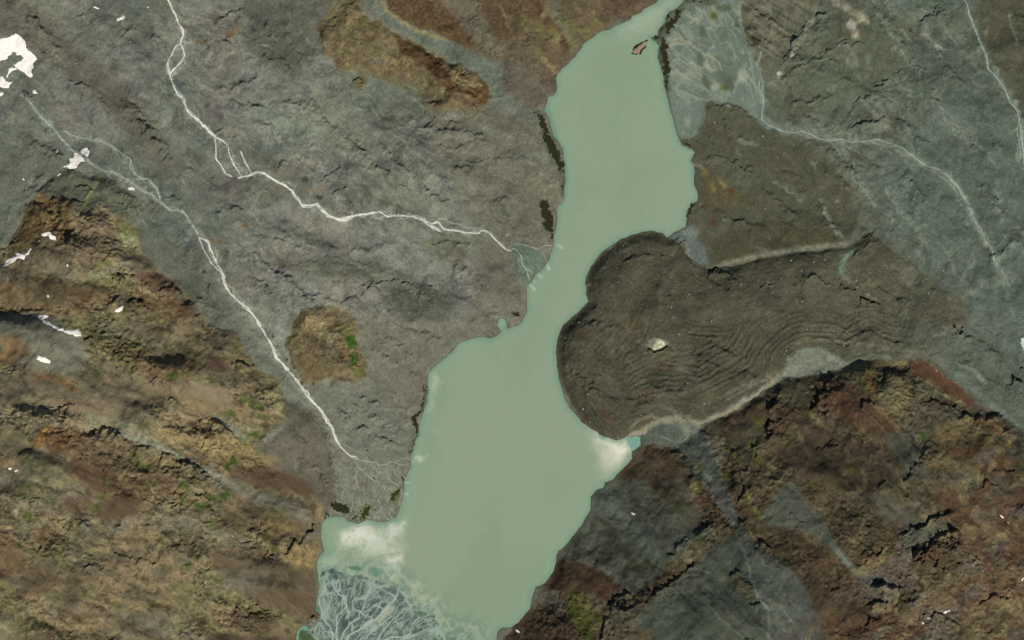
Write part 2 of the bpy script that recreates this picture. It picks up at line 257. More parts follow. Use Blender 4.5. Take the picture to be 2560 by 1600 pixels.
CREASE = ("A 330 100 420 60 470 20;A 500 240 580 200 640 140 660 110;A 560 470 640 520 720 620 780 720 830 820;A 600 450 700 600 760 700;A 1000 640 1080 600 1180 590 1260 600;A 1180 620 1280 590 1330 640 1320 700;A 1340 480 1400 500 1480 480;"
"A 1260 760 1300 800 1380 780 1460 700 1500 660;A 880 780 930 830;A 990 1020 1100 990 1200 1000;A 640 560 760 640 800 740;A 1120 1180 1220 1220 1300 1290 1420 1330;A 1180 1060 1300 1080 1400 1150 1560 1190 1760 1180 1900 1150;A 1200 1120 1350 1160 1500 1215;"
"A 1900 560 2050 600 2200 620 2350 700;A 1750 640 1900 800 2050 930 2180 1000;A 2230 880 2330 950 2419 940;A 2100 800 2240 780 2380 740 2419 740;A 1980 1180 2100 1160 2260 1170;A 1300 1300 1400 1360 1500 1450 1560 1512;A 1420 1380 1560 1400 1700 1440;"
"A 2130 1240 2230 1300 2300 1400;A 1050 380 1100 420 1180 400 1230 340;A 1500 560 1640 640 1760 760 1880 860 1960 960;A 1450 400 1500 520 1560 620;A 950 180 1080 200 1130 260;A 250 700 330 800 200 900 60 1060;A 60 620 240 720 320 780;A 240 800 120 930 0 1050;A 140 560 250 640;"
"A 300 380 420 430 520 520;A 90 30 200 130 300 260;A 30 80 160 220 260 300;A 700 200 760 180 800 240;A 1000 120 1100 60 1180 30;A 1240 60 1300 200 1360 330 1420 400;A 1180 120 1260 250 1300 330;A 1330 100 1400 230 1440 320;A 1160 260 1230 330 1330 360;A 1080 480 1180 520 1290 500;"
"A 700 900 800 930 860 960;A 820 1060 900 1180 960 1300 1020 1420;A 900 1400 1000 1450 1080 1512;A 1140 1300 1240 1340 1280 1420;A 1740 1330 1820 1420 1860 1512;A 2050 700 2180 690 2300 640;A 1980 760 2080 840 2150 940;"
"B 1120 30 1300 150 1420 210;B 1140 60 1280 170 1340 200;B 1100 110 1240 230;B 1240 400 1400 300 1540 220 1700 200;B 1700 20 1790 130 1860 230 1900 300 1990 440;B 1760 0 1850 110;B 1900 300 1960 430 2060 560 2160 650 2230 760;B 1600 700 1720 800 1850 900 1940 1020;"
"B 1420 640 1560 760 1650 880 1700 960;B 1260 800 1350 850 1420 950;B 1460 950 1540 1110;B 1500 780 1560 860 1600 900;B 1650 1060 1690 1120 1640 1200 1600 1230;B 1640 1150 1750 1080 1830 1080;B 1700 1230 1800 1290 1900 1330 2020 1400;B 2240 1230 2330 1200 2419 1130;"
"B 2200 860 2290 960 2310 1000;B 2040 900 2120 1050 2200 1180;B 1300 500 1450 480 1560 440;B 1480 250 1560 330 1600 420;B 1980 200 2060 330 2160 420;B 2200 500 2280 640 2330 760;B 1820 800 1900 900 2000 980;B 1340 560 1500 600 1660 590 1800 560;B 1800 560 1900 640 2000 700;"
"B 880 1300 1000 1370 1120 1400;B 500 1250 620 1200 760 1230;B 650 1330 740 1400 780 1500;B 1300 1330 1420 1300 1560 1380;B 960 560 1060 640 1150 700;B 1150 860 1260 960 1400 1040;B 950 1000 1050 1050 1200 1080;B 1650 1280 1760 1380 1900 1460;"
"C 1490 420 1540 560 1600 720 1610 860;C 1600 330 1800 420 1950 440;C 1620 380 1820 500 1950 560;C 1560 400 1760 540 1930 620;C 1740 40 1880 130 2010 210;C 1740 120 1860 200 1980 280;C 1880 30 2040 90 2140 150;C 1340 500 1440 600 1520 720 1570 820;C 1300 600 1420 650 1540 760;"
"D 300 40 420 20 560 60;D 250 240 360 330 500 380 700 390;D 260 160 300 260 420 330;D 500 180 600 300 760 340 900 320;D 800 60 900 200 1040 260 1180 250;D 900 30 1000 160 1140 200;D 1500 40 1700 60 1860 120;D 2050 120 2200 250 2330 340;D 2100 60 2240 120 2360 240").split(';')
for i_, s_ in enumerate(CREASE):
    P = Q(s_); w_ = 4.5+2.5*((i_*7) % 5)/4; sl_, d, side, t = linedist(P, 40, (8, 12))
    sd_ = d*side*(1 if P[-1][0] > P[0][0] else -1)
    m = np.where(sd_ > 0, np.exp(-np.clip(sd_, 0, None)/(w_*2.6)), np.exp(-(sd_/w_)**2))*ss(0, .2, t)*ss(1, .8, t)
    H[sl_] += np.where(dl[sl_] < 0, 1, 0)*(4.5+2.5*((i_*5) % 4)/3)*m*(.25+1.1*ss(.3, .7, CN[sl_]))*ss(0, 25, -dl[sl_])
H = np.where((dl > 3) & (dd < -20), np.minimum(H, -.4), H).astype(np.float32)
# ---------------------------------------------------------------- colour of the ground (true surface colour, sRGB 0..255)
C = np.zeros(X.shape+(3,), np.float32)
def col(*c): return np.array(c, np.float32)
lr = ss(1350, 1750, X+.25*(Y-500))[..., None]
C[:] = col(112, 111, 102)*(1-lr) + col(93, 98, 87)*lr
def mixin(m, c):
    global C
    C += m[..., None]*(np.asarray(c, np.float32)-C)
def zone(s, c, soft=8, op=1., warp=(10, 6), brk=0., seed=17, clip=None):
    P = Q(s) if isinstance(s, str) else s
    sl_, d = sdf(P, soft*2+warp[0]+20, warp)
    m = ss(-soft, soft, d)*op
    if brk: m = m*(1-brk*ss(.4, .6, fbm(X[sl_], Y[sl_], 14, 3, seed)))
    if clip is not None: m = m*clip[sl_]
    C[sl_] += m[..., None]*(np.asarray(c, np.float32)-C[sl_])
def stroke(s, c, wd=6, soft=None, op=1., warp=(3, 4), brk=0., seed=18):
    P = Q(s) if isinstance(s, str) else s
    soft = wd*.7 if soft is None else soft
    sl_, d, sd_, t = linedist(P, wd+soft*2+12, warp)
    m = ss(wd/2+soft, wd/2-soft*.5, d)*op*ss(0, .08, t)*ss(1, .92, t)
    if brk: m = m*(1-brk*ss(.42, .58, fbm(X[sl_], Y[sl_], 7, 3, seed)))
    C[sl_] += m[..., None]*(np.asarray(c, np.float32)-C[sl_])
def blobs(s, c, rx, ry, ang=0, op=.8, seed=19, thr=.0):
    for (bx, by) in Q(s):
        R = max(rx, ry)*1.9; P = np.array([[bx-R, by-R], [bx+R, by+R]]); sl_ = bbox(P, 0)
        a = math.radians(ang); ux = X[sl_]-bx+W1x[sl_]*rx*1.2+W2x[sl_]*8; uy = Y[sl_]-by+W1y[sl_]*rx*1.2+W2y[sl_]*8
        u = (ux*math.cos(a)+uy*math.sin(a))/rx; v = (-ux*math.sin(a)+uy*math.cos(a))/ry
        m = ss(1.35, .35, np.sqrt(u*u+v*v)+.7*(fbm(X[sl_], Y[sl_], min(rx, ry)*.8+3, 4, seed)-.5))*op
        C[sl_] += m[..., None]*(np.asarray(c, np.float32)-C[sl_])
# --- plains
gr = fbm(X, Y, 150, 5, 20, ang=35, stretch=2.2)
C *= (1+.3*(gr-.5)+.24*(fbm(X, Y, 24, 4, 21, ang=35, stretch=2)-.5))[..., None]
g2 = fbm(X, Y, 110, 4, 22); C += ((g2-.5)*13)[..., None]*col(-.5, .45, -.1)
g3 = fbm(X, Y, 70, 4, 23); C += ((g3-.5)*11)[..., None]*col(.6, .1, -.5)
st = fbm(X+W1x*120, Y+W1y*120, 10, 5, 24, .65, ang=38, stretch=4)
C += ((st-.5)*(18+50*ss(.4, .65, fbm(X, Y, 130, 3, 2))))[..., None]*col(1, 1, .92)
zone("A -400 -100 130 0 330 180 500 330 640 470 760 660 850 850 740 820 600 640 480 500 300 340 100 220 -400 60", (95, 89, 79), 22, .75)
zone("A 1150 -60 1600 -60 1490 120 1500 240 1440 330 1330 350 1200 250 1120 120", (83, 84, 73), 30, .7)
zone("A 400 -30 800 -30 700 100 560 60 450 80", (92, 96, 88), 20, .6)
zone("A 780 380 850 360 900 430 880 520 820 470", (90, 98, 96), 12, .6)
zone("A 130 480 180 480 300 620 340 720 250 680 150 600", (94, 101, 94), 16, .6)
zone("A -400 520 160 620 330 760 330 800 230 850 90 1070 0 1170 -400 1300", (95, 98, 87), 16, .8)
zone("A 660 1010 800 1000 960 1250 1100 1460 1180 1600 970 1512 770 1290 665 1200", (94, 97, 86), 14, .75)
zone("A 780 1010 870 1080 940 1180 900 1170 800 1080", (94, 101, 98), 10, .6)
zone("A 1080 680 1350 680 1300 720 1150 720", (96, 103, 98), 10, .45)
zone("A 1450 330 1560 460 1720 540 1640 600 1560 600 1500 520", (118, 118, 104), 14, .65)
zone("A 1480 250 1520 230 1560 300 1520 300", (116, 115, 104), 6, .8)
zone("A 1600 350 1750 360 1950 420 2060 500 1900 540 1700 480", (100, 107, 93), 12, .6)
zone("A 1700 -80 1790 -80 1840 60 1940 125 2060 165 2200 225 2300 262 2419 300 2430 480 2300 470 2290 380 2240 320 2060 270 1960 195 1800 100 1710 40", (98, 103, 93), 7, .9)
zone("A 1270 1250 1500 1215 1750 1225 1900 1290 1980 1330 1900 1350 1700 1325 1500 1300", (84, 83, 71), 14, .7)
zone("A 1800 1345 2000 1335 2110 1390 2140 1430 2100 1560 1950 1540 1850 1430", (86, 85, 73), 14, .7)
zone("A 2020 1130 2180 1100 2230 1180 2200 1260 2100 1250 2000 1180", (95, 93, 76), 12, .6)
zone("A 1210 880 1380 800 1480 880 1400 960 1250 950", (96, 94, 82), 14, .5)
stroke("A 1500 900 1580 860 1610 780 1605 690 1560 640", (128, 112, 92), 5, 4, .8, brk=.4)
stroke("A 1410 920 1480 890 1520 905", (124, 108, 88), 5, 3, .8, brk=.3)
blobs("A 1435 855 1510 930", (62, 68, 46), 10, 7, 0, .9)
blobs("A 1660 930 1600 900 1740 920 1820 960", (78, 80, 66), 22, 16, 40, .6)
stroke("A 1670 870 1720 880 1760 930 1830 960 1920 990", (66, 74, 52), 5, 4, .7, brk=.6)
stroke("A 1060 170 1110 150 1140 110", (120, 88, 52), 9, 7, .85, brk=.4)
stroke("A 920 205 990 190", (118, 92, 62), 6, 5, .8, brk=.4)
stroke("A 1160 60 1190 20", (104, 80, 56), 6, 5, .6, brk=.4)
stroke("A 980 1135 1060 1145", (116, 90, 62), 5, 5, .7, brk=.4); blobs("A 1150 1070", (122, 86, 56), 8, 4, 0, .8)
for s_ in ("A 360 350 430 390", "A 990 330 1010 310", "A 1050 435 1070 430", "A 1120 400 1150 440 1200 470", "A 1560 1325 1620 1410", "A 1520 1325 1540 1380", "A 1860 540 2000 600",
           "A 480 230 520 215 600 180 650 120", "A 500 290 600 300", "A 1390 1160 1460 1180", "A 1620 660 1700 740 1800 820 1880 880", "A 1880 1280 2050 1300 2190 1400", "A 2150 820 2220 900",
           "A 380 0 440 30 350 90", "A 700 210 790 170", "A 1180 90 1260 160 1320 190", "A 1330 600 1450 540 1500 500", "A 2080 780 2200 770 2419 740"):
    stroke(s_, (126, 124, 110), 7, 8, .5, brk=.45)
stroke("A 1900 1300 2000 1335 1800 1330 1640 1325 1530 1310 1350 1300 1200 1280", (118, 116, 102), 5, 5, .55)
stroke("A 890 1270 1000 1200 1100 1160", (108, 104, 90), 8, 8, .4)
# --- north-west slopes by the lake head
zone(NSLOPE, (94, 80, 62), 7, .95)
zone("A 1815 -60 1850 50 1950 115 2050 155 2150 195 2225 225 2245 205 2200 150 2140 80 2080 20 2050 -60", (84, 64, 45), 6, .9, brk=.15)
stroke("A 1785 -20 1830 55 1930 125 2040 170 2130 195", (140, 126, 92), 7, 6, .9, brk=.2)
zone("A 2060 -60 2240 -60 2300 110 2380 215 2419 260 2300 250 2220 170 2140 60", (101, 95, 82), 8, .8)
zone("A 2250 -60 2640 -60 2600 30 2419 190 2360 190 2300 110", (83, 66, 50), 7, .75)
stroke("B -60 20 -20 110 20 190 60 200", (120, 110, 84), 4, 4, .6)
stroke("B 170 -20 215 80 270 190 310 260", (98, 98, 85), 22, 12, .7)
stroke("B 90 -20 150 90 220 170 270 250", (78, 56, 43), 14, 9, .8)
blobs("B 60 110 130 150 200 150 290 120 350 160 130 250 270 180 240 90 380 120", (104, 100, 58), 24, 12, 60, .6)
blobs("B 210 180 150 60", (122, 112, 78), 10, 22, 20, .7); stroke("B 140 270 200 330 215 350", (140, 122, 92), 10, 7, .8, brk=.4)
zone("B -40 180 60 220 150 320 205 370 205 420 170 450 150 510 90 525 -60 420", (93, 82, 70), 10, .75)
zone("B 420 -40 620 -40 560 80 480 100 400 120", (84, 68, 55), 10, .7)
blobs("B 170 60 300 30 370 60 420 130", (112, 98, 76), 14, 6, 60, .6)
# --- tan ridge
zone(RIDGE, (119, 104, 78), 9, 1, (14, 16), brk=.3); zone(RIDGE, (90, 76, 58), 4, .6, (14, 16), brk=.95, seed=31)
rn = fbm(X, Y, 30, 4, 25)
zone(RIDGE, (106, 92, 62), 5, .6, brk=.9, seed=26)
zone("A 1870 172 1940 195 2000 230 2060 280 2110 340 2150 405 2210 425 2255 418 2285 400 2268 350 2300 400 2318 470 2300 505 2250 470 2180 450 2110 425 2070 375 1990 305 1900 245", (86, 63, 43), 4, .95, brk=.12)
zone("A 2100 300 2200 320 2260 360 2280 400 2240 415 2190 410 2140 370", (126, 110, 80), 6, .85, brk=.2)
zone("A 1990 470 2100 470 2180 460 2290 500 2250 550 2160 540 2070 515", (98, 76, 52), 6, .7, brk=.5)
zone("A 2090 490 2160 490 2170 540 2080 520", (128, 112, 74), 5, .8); zone("A 1760 350 1900 360 2000 420 2060 480 1900 430", (104, 104, 82), 8, .6)
blobs("A 1700 130 1670 170 1720 110 1640 250 1780 230 1740 300", (76, 80, 44), 9, 9, -30, .75)
zone("A 1560 0 1690 0 1700 60 1640 110 1560 130 1500 130", (100, 92, 68), 6, .6, brk=.5)
blobs("A 1700 390", (98, 84, 50), 14, 22, 0, .8); blobs("A 1750 290 1790 290", (98, 90, 80), 14, 10, 30, .7)
stroke("A 1500 130 1520 170 1560 180", (78, 60, 46), 8, 6, .7)
# --- the wide fans beside the lake
zone(SWFAN, (112, 108, 96), 12, .95)
zone("B -400 500 100 535 150 640 170 700 210 770 235 850 245 940 210 965 150 1070 190 1130 150 1230 100 1300 65 1350 65 1512 30 1540 -200 1512 -160 1300 -200 1000 -330 800", (107, 104, 91), 22, .85)
zone("C 1460 320 1560 310 1780 330 1950 560 1940 650 1700 640 1560 470", (109, 111, 99), 18, .7)
sf = fbm(X+W1x*20, Y+W1y*20, 7, 4, 27, .6, ang=12, stretch=6)
mf = ss(-8, 12, dsf)*ss(-60, 60, Y-1000+0*X)
C += (mf*(sf-.5)*34)[..., None]*col(1, 1, .95)
zone("C 1340 400 1480 430 1540 560 1592 700 1592 860 1530 920 1480 850 1400 740 1250 690 1230 600 1330 520", (97, 90, 78), 10, .9)
stroke("C 1480 400 1540 540 1580 640 1600 760", (122, 118, 104), 3, 4, .5)
zone("B 80 760 230 880 250 960 160 960 60 880", (116, 110, 94), 10, .5)
blobs("B 175 880 150 900", (140, 134, 114), 8, 6, 0, .7); zone("B 140 1080 180 1130 170 1230 60 1180 90 1110", (118, 114, 102), 5, .8)
zone("B 0 1150 120 1170 170 1240 110 1330 60 1370 20 1260 0 1200", (96, 112, 98), 8, .8); 
stroke("C 2060 120 1960 60 1860 20", (88, 86, 74), 3, 3, .5, brk=.5)
# knob
zone(KNOB, (117, 102, 74), 9, 1, (12, 14), brk=.28); zone(KNOB, (86, 74, 56), 4, .55, (12, 14), brk=.95, seed=33); blobs("C 1510 170", (88, 76, 62), 44, 30, 30, .9); blobs("C 1520 50 1500 30", (146, 128, 96), 30, 26, 0, .7)
zone("C 1380 180 1500 130 1580 250 1440 300", (104, 88, 62), 12, .6, brk=.4)
blobs("C 1655 100 1660 120 1665 190", (52, 78, 26), 12, 14, 0, .9); blobs("C 1690 250 1630 60 1390 90 1660 230", (100, 100, 50), 14, 12, 0, .6); blobs("C 1620 295", (82, 68, 56), 24, 8, 0, .8)
blobs("C 1290 75 1355 190 1390 230 1430 300 1480 300", (50, 44, 30), 3, 4, 0, .9)
# --- left hill
mh = ss(-4, 10, dlh)
def hillmix(m, base, seed, ang, cols):
    """rock types in patches: cols = [(colour, scale, stretch, threshold, softness, opacity)]"""
    mixin(m, base)
    for i, (c, sc_, stt, th, so_, op) in enumerate(cols):
        n = fbm(X+W1x*30+W2x*10, Y+W1y*30+W2y*10, sc_, 5, seed+i, .58, ang=ang, stretch=stt)
        mixin(m*ss(th-so_, th+so_, n)*op, c)
hillmix(mh, col(114, 99, 75), 30, 25, [((96, 76, 56), 90, 1.8, .57, .07, .8), ((124, 106, 82), 70, 3, .54, .07, .8), ((108, 100, 86), 90, 4, .55, .07, .8),
        ((88, 88, 54), 46, 1.6, .61, .05, .55), ((88, 82, 70), 34, 1.5, .57, .05, .6), ((132, 118, 86), 15, 1.8, .63, .05, .6), ((64, 56, 40), 12, 1.5, .64, .05, .6)])
hl = mh
zone("A 170 900 260 820 330 800 480 830 600 900 690 990 650 1060 560 1010 470 960 430 1000 380 960 300 960 230 940", (82, 86, 74), 8, .85, clip=hl)
zone("A 100 1000 180 930 300 930 360 960 330 1060 250 1110 130 1180 60 1190", (98, 76, 46), 12, .7, brk=.4, clip=hl)
zone("A 330 1080 430 1020 560 1080 560 1200 520 1300 420 1300 330 1200 180 1250 60 1300 100 1240", (94, 78, 66), 12, .65, brk=.3, clip=hl)
stroke("A 490 830 440 900 400 980 360 1040", (118, 112, 78), 7, 4, .9, (1, 2)); stroke("A 350 1060 310 1100 290 1150", (110, 78, 48), 9, 7, .7)
zone("A 570 1070 650 1110 662 1190 630 1210 585 1180", (126, 122, 92), 5, .9); zone("A 560 1060 600 1060 660 1100 640 1120 590 1100", (98, 102, 62), 5, .8)
zone("A 600 1195 665 1200 700 1250 770 1290 860 1370 840 1390 700 1330 640 1300 600 1230", (112, 96, 80), 8, .85)
zone("A 430 1270 520 1290 500 1330 420 1320", (120, 118, 88), 8, .7); blobs("A 480 1260 520 1240", (92, 100, 52), 12, 9, 0, .6)
zone("A 640 1300 760 1290 850 1390 800 1400 700 1360", (92, 68, 50), 10, .8, brk=.2)
zone("A -200 1320 140 1330 300 1370 500 1370 560 1440 400 1512 0 1480 -200 1450", (104, 84, 60), 14, .7, brk=.3)
blobs("A 380 1400 230 1350 700 1450 800 1450 860 1470", (90, 66, 48), 34, 14, 20, .7)
zone("C -200 -40 210 -30 380 80 420 170 380 260 200 250 60 190 -20 60", (110, 108, 95), 10, .85)
blobs("C 60 110 30 170 100 150", (116, 88, 60), 30, 20, 20, .7)
zone("C -200 230 120 220 280 260 390 350 300 350 100 340 -200 330", (104, 92, 76), 10, .8); stroke("C 190 270 260 275 330 300 375 350", (122, 90, 62), 9, 7, .8)
zone("C -200 350 200 370 380 370 540 310 700 310 900 300 1100 330 1110 370 1080 410 950 370 800 350 700 400 660 430 760 450 800 490 640 480 500 450 300 420 100 440 -200 470", (120, 105, 85), 10, .85)
zone("C 980 300 1090 320 1110 380 1060 410 960 340", (118, 102, 86), 8, .8)
zone("C 400 430 540 440 640 490 760 550 740 600 640 560 520 505 420 510", (122, 118, 98), 8, .7); 
blobs("C 1040 210 730 240", (84, 64, 54), 30, 16, 20, .85)
zone("C 460 100 620 110 760 160 900 140 960 200 900 300 760 300 700 230 560 150", (106, 82, 56), 14, .55, brk=.5)
zone("C 700 500 800 510 900 560 1000 560 1110 560 1200 600 1300 660 1250 700 1120 680 980 640 860 580 740 560", (136, 118, 80), 9, .85, brk=.25)
zone("C 1230 240 1310 300 1345 390 1330 470 1290 440 1260 340", (134, 122, 88), 7, .85); 
zone("C 180 500 260 500 370 520 420 560 370 640 260 620 210 580", (98, 68, 44), 12, .8, brk=.25); stroke("C 240 500 200 560 170 600", (132, 96, 50), 12, 9, .8, brk=.3)
zone("C 400 540 480 515 600 560 700 620 620 680 520 740 400 720 350 620", (88, 72, 58), 12, .75, brk=.3)
zone("C 340 640 560 700 560 780 430 800 330 720", (84, 60, 46), 14, .8, brk=.2)
zone("C -200 700 60 700 200 760 160 780 -200 740", (112, 104, 90), 8, .7)
zone("C 470 870 600 800 700 830 640 920 540 950 450 930", (78, 62, 47), 12, .8); zone("C 280 850 440 820 460 900 380 940 300 900", (88, 70, 56), 12, .7)
zone("C 620 740 800 730 860 700 820 780 700 790", (84, 64, 50), 12, .7); zone("C -100 1000 60 1010 140 1130 60 1200 -100 1180", (96, 70, 52), 14, .6)
zone("C 160 960 300 1020 330 1060 200 1040", (92, 68, 50), 10, .6); zone("C 100 1180 240 1160 300 1230 120 1330", (84, 66, 52), 14, .6)
zone("C 320 1210 390 1200 360 1340 290 1350", (76, 68, 52), 12, .6); zone("C 80 1420 200 1440 220 1512 100 1512", (84, 72, 60), 14, .6); zone("C 860 1010 1000 1060 990 1110 880 1060", (78, 68, 54), 12, .7)
zone("C 1060 900 1250 870 1480 960 1400 1030 1300 1090 1220 1000 1050 960", (86, 70, 54), 12, .8, brk=.3)
zone("C 1250 880 1400 880 1450 960 1340 1030 1220 1100 1240 1000", (100, 88, 54), 12, .6, brk=.6); blobs("C 1300 1090 1290 900 1350 910 1240 1010", (76, 78, 36), 16, 10, 30, .6)
zone("C 1320 1110 1420 1050 1510 990 1515 1090 1495 1170 1400 1185 1340 1160", (124, 104, 70), 8, .85, brk=.3); blobs("C 1440 1050 1490 1010", (98, 90, 82), 14, 20, 40, .7)
zone("C 1010 1060 1250 1080 1350 1170 1500 1190 1500 1390 1400 1400 1200 1340 1100 1240 1010 1150", (90, 75, 60), 12, .8); zone("C 1050 1180 1240 1180 1280 1250 1200 1290 1060 1230", (100, 92, 80), 16, .8)
zone("C 1100 1370 1280 1390 1330 1460 1200 1480 1080 1440", (74, 60, 47), 10, .7); zone("C 960 1480 1200 1480 1350 1512 1200 1600 960 1600", (80, 64, 52), 12, .8)
zone("C 1060 690 1250 690 1400 735 1490 800 1470 850 1300 800 1130 760", (84, 67, 53), 9, .9); stroke("C 950 690 1040 755 1200 825 1350 880 1480 960", (112, 107, 95), 24, 14, .85)
stroke("C 520 510 640 560 760 600 860 650 960 700 1060 765", (110, 116, 102), 7, 5, .8); stroke("C 1000 440 1060 490 1150 550 1210 590", (108, 114, 102), 8, 6, .8)
stroke("C 380 330 500 360 600 340 780 320", (126, 112, 90), 6, 8, .5); stroke("C 240 380 400 390 560 460", (116, 92, 70), 5, 6, .6)
blobs("C 940 880 870 780 1060 835 1075 690 1200 540 1215 400 820 260 1000 840 1110 660", (56, 74, 28), 17, 10, 20, .85)
blobs("C 660 670 520 740 150 930 1100 440 680 500 1090 440 1280 1080 490 830 770 1050 890 1170 1030 1220 640 640 700 690 460 880 860 860 1010 960 1160 570 1180 370 1240 450", (70, 80, 36), 16, 10, 25, .65)
blobs("C 620 1050 540 1200 700 1230 850 1440 920 1380 800 1180 420 1300 280 1300 130 1450 700 950 1000 1290 980 1400 120 820 560 1350 740 1350 900 1000 260 850 730 780 880 240 630 100 920 90 1120 120", (88, 88, 52), 18, 10, 30, .5)
blobs("C 540 1320 220 520 1160 600 760 1070", (150, 122, 74), 10, 6, 0, .7)
blobs("C 30 330 60 420 760 540 810 560 1290 660 1180 570 480 970 330 900 200 830", (132, 116, 84), 20, 12, 20, .5)
# --- right hill
mr = ss(-4, 8, drh)
hillmix(mr, col(86, 73, 55), 40, 52, [((92, 90, 76), 90, 2.8, .55, .07, .7), ((80, 58, 42), 80, 2.2, .55, .07, .8), ((98, 86, 58), 36, 1.6, .6, .05, .6),
        ((66, 60, 44), 40, 1.7, .58, .05, .6), ((116, 100, 74), 13, 1.6, .65, .05, .5), ((56, 46, 33), 11, 1.5, .63, .05, .6)])
zone("D 600 600 700 600 800 700 830 780 740 820 600 760 520 740", (86, 68, 52), 14, .8, brk=.2); zone("D 700 720 800 760 900 900 940 990 860 1000 740 880", (86, 80, 66), 10, .85, brk=.2)
zone("D 205 1100 300 980 370 880 380 815 440 765 500 735 640 770 760 900 840 970 930 985 905 1010 830 1070 750 1150 690 1215 600 1290 520 1285 400 1130 215 1110", (83, 86, 75), 6, .95, (12, 14))
for s_, c_, w_ in (("23 870 60 1000 300 1200 520 1400 740", (96, 104, 99), 15), ("23 770 170 800 260 960 420", (92, 98, 94), 18), ("23 870 390 1000 600 1200 850 1240 920", (66, 66, 54), 14), ("23 470 670 700 760 900 850 1080 980", (108, 110, 97), 9), ("23 1100 180 1300 400 1500 600", (70, 72, 60), 16), ("23 1000 100 1250 330 1450 560", (104, 106, 92), 8), ("23 620 520 760 640 900 760", (98, 98, 84), 18), ("23 1250 330 1400 460 1600 600", (92, 92, 76), 10), ("23 780 350 900 420 1000 470", (68, 62, 48), 9), ("23 1200 60 1500 260 1700 420", (98, 92, 74), 16), ("23 560 560 700 700 880 900", (76, 76, 64), 7)):
    stroke(s_, c_, w_, w_*.8, .75, (4, 5), brk=.25)
zone("D 205 1145 260 1128 330 1130 450 1190 520 1260 440 1340 380 1290 250 1290 150 1265 170 1220", (80, 56, 41), 7, .9); zone("D 90 1350 130 1290 180 1270 250 1340 250 1390 130 1360", (90, 88, 78), 8, .8)
zone("D 0 1450 70 1370 180 1380 300 1420 380 1512 380 1600 0 1600", (80, 60, 46), 10, .85); zone("D 270 1290 330 1310 420 1400 390 1490 330 1512 300 1440 250 1390", (88, 88, 34), 10, .8, brk=.4)
blobs("D 300 1290 330 1420 360 1490 290 1380", (66, 76, 22), 16, 14, 40, .7)
stroke("D 215 1105 290 1125 360 1140 450 1190 530 1250", (112, 112, 98), 10, 8, .7)
zone("D 560 1430 650 1330 760 1235 870 1150 960 1065 1030 1010 1090 1030 1150 1290 1200 1512 1240 1800 760 1800 700 1512", (79, 83, 72), 5, .97, (12, 14))
for s_, c_, w_ in (("D 830 1270 950 1370 1060 1470 1130 1540", (112, 116, 106), 3), ("D 960 1200 1060 1350 1160 1480", (92, 96, 86), 10), ("D 900 1160 1000 1280", (94, 98, 88), 6), ("D 780 1300 900 1420 980 1540", (70, 74, 64), 14), ("D 1000 1170 1100 1330 1190 1500", (70, 74, 66), 12), ("D 880 1220 1000 1350 1110 1500", (92, 94, 84), 8), ("D 1280 1180 1360 1300 1440 1512", (76, 78, 68), 18), ("D 1180 1140 1260 1300 1300 1512", (74, 80, 76), 16)): stroke(s_, c_, w_, w_, .7, (4, 6), brk=.2)
zone("D 1020 1190 1070 1180 1130 1250 1200 1330 1150 1330 1060 1280", (88, 78, 56), 8, .8, brk=.3)
zone(GULLY, (85, 89, 82), 5, .95, (4, 5)); stroke("D 1060 1030 1100 1100 1120 1200 1150 1290 1210 1370 1200 1512", (112, 122, 122), 5, 5, .7)
stroke("D 1300 1270 1270 1330 1230 1430", (112, 110, 94), 12, 12, .6, brk=.5); stroke("D 700 500 800 495 880 520 930 600 980 720", (96, 100, 98), 14, 12, .5)
zone("D 870 500 960 480 1000 560 1020 640 980 680", (92, 88, 74), 12, .7)
zone("D 1200 870 1240 820 1320 760 1380 850 1430 910 1520 1040 1600 1150 1690 1225 1760 1235 1690 1260 1600 1190 1500 1080 1400 1010 1280 975 1200 960 1170 920", (90, 93, 82), 5, .92, (5, 6))
stroke("D 1500 1060 1560 1130 1640 1195 1720 1220 1830 1250", (106, 116, 106), 9, 6, .8); stroke("D 1800 1240 1920 1290 2030 1340 2120 1400 2200 1460", (112, 96, 74), 6, 5, .6)
zone("D 1200 600 1320 560 1420 640 1500 760 1640 900 1560 930 1400 860 1330 740", (82, 66, 52), 14, .6); zone("D 1680 850 1760 820 1860 890 1960 960 1880 980 1760 960", (94, 92, 78), 12, .8)
zone("D 1750 560 1830 520 1960 660 1960 780 1850 700", (90, 90, 78), 12, .75); zone("D 1300 520 1450 500 1640 560 1760 660 1700 700 1500 620", (84, 66, 54), 14, .6)
zone("D 1500 300 1640 290 1720 420 1830 520 1720 540 1560 470 1420 420", (98, 64, 48), 12, .75, brk=.25)
for s_ in ("D 1560 320 1640 410 1760 520", "D 1640 430 1720 510", "D 1600 480 1720 580"): stroke(s_, (124, 102, 80), 5, 5, .6, brk=.3)
zone("D 1580 215 1700 185 1860 190 1870 215 1760 215 1620 240 1560 250", (132, 116, 78), 5, .85); zone("D 1640 250 1700 220 1720 270 1710 350 1660 330 1620 290", (96, 90, 50), 7, .75); stroke("D 1660 250 1700 300 1710 380", (118, 76, 44), 8, 6, .8)
zone("D 1725 320 1760 250 1850 245 1890 300 1880 400 1820 490 1740 430", (118, 104, 70), 7, .9, brk=.2); zone("D 1725 330 1750 260 1800 255 1810 340 1770 410 1740 400", (88, 82, 62), 7, .8)
stroke("D 1700 390 1740 440 1800 480", (132, 96, 66), 8, 6, .7); zone("D 1900 290 1990 310 2060 370 2000 370 1920 380", (108, 106, 82), 7, .8, brk=.3)
zone("D 1865 185 1940 190 2000 225 2110 310 2185 385 2140 395 2050 350 1960 280 1890 250", (94, 62, 45), 6, .9); stroke("D 1895 280 1960 290 2050 360 2150 400", (124, 112, 76), 8, 6, .7)
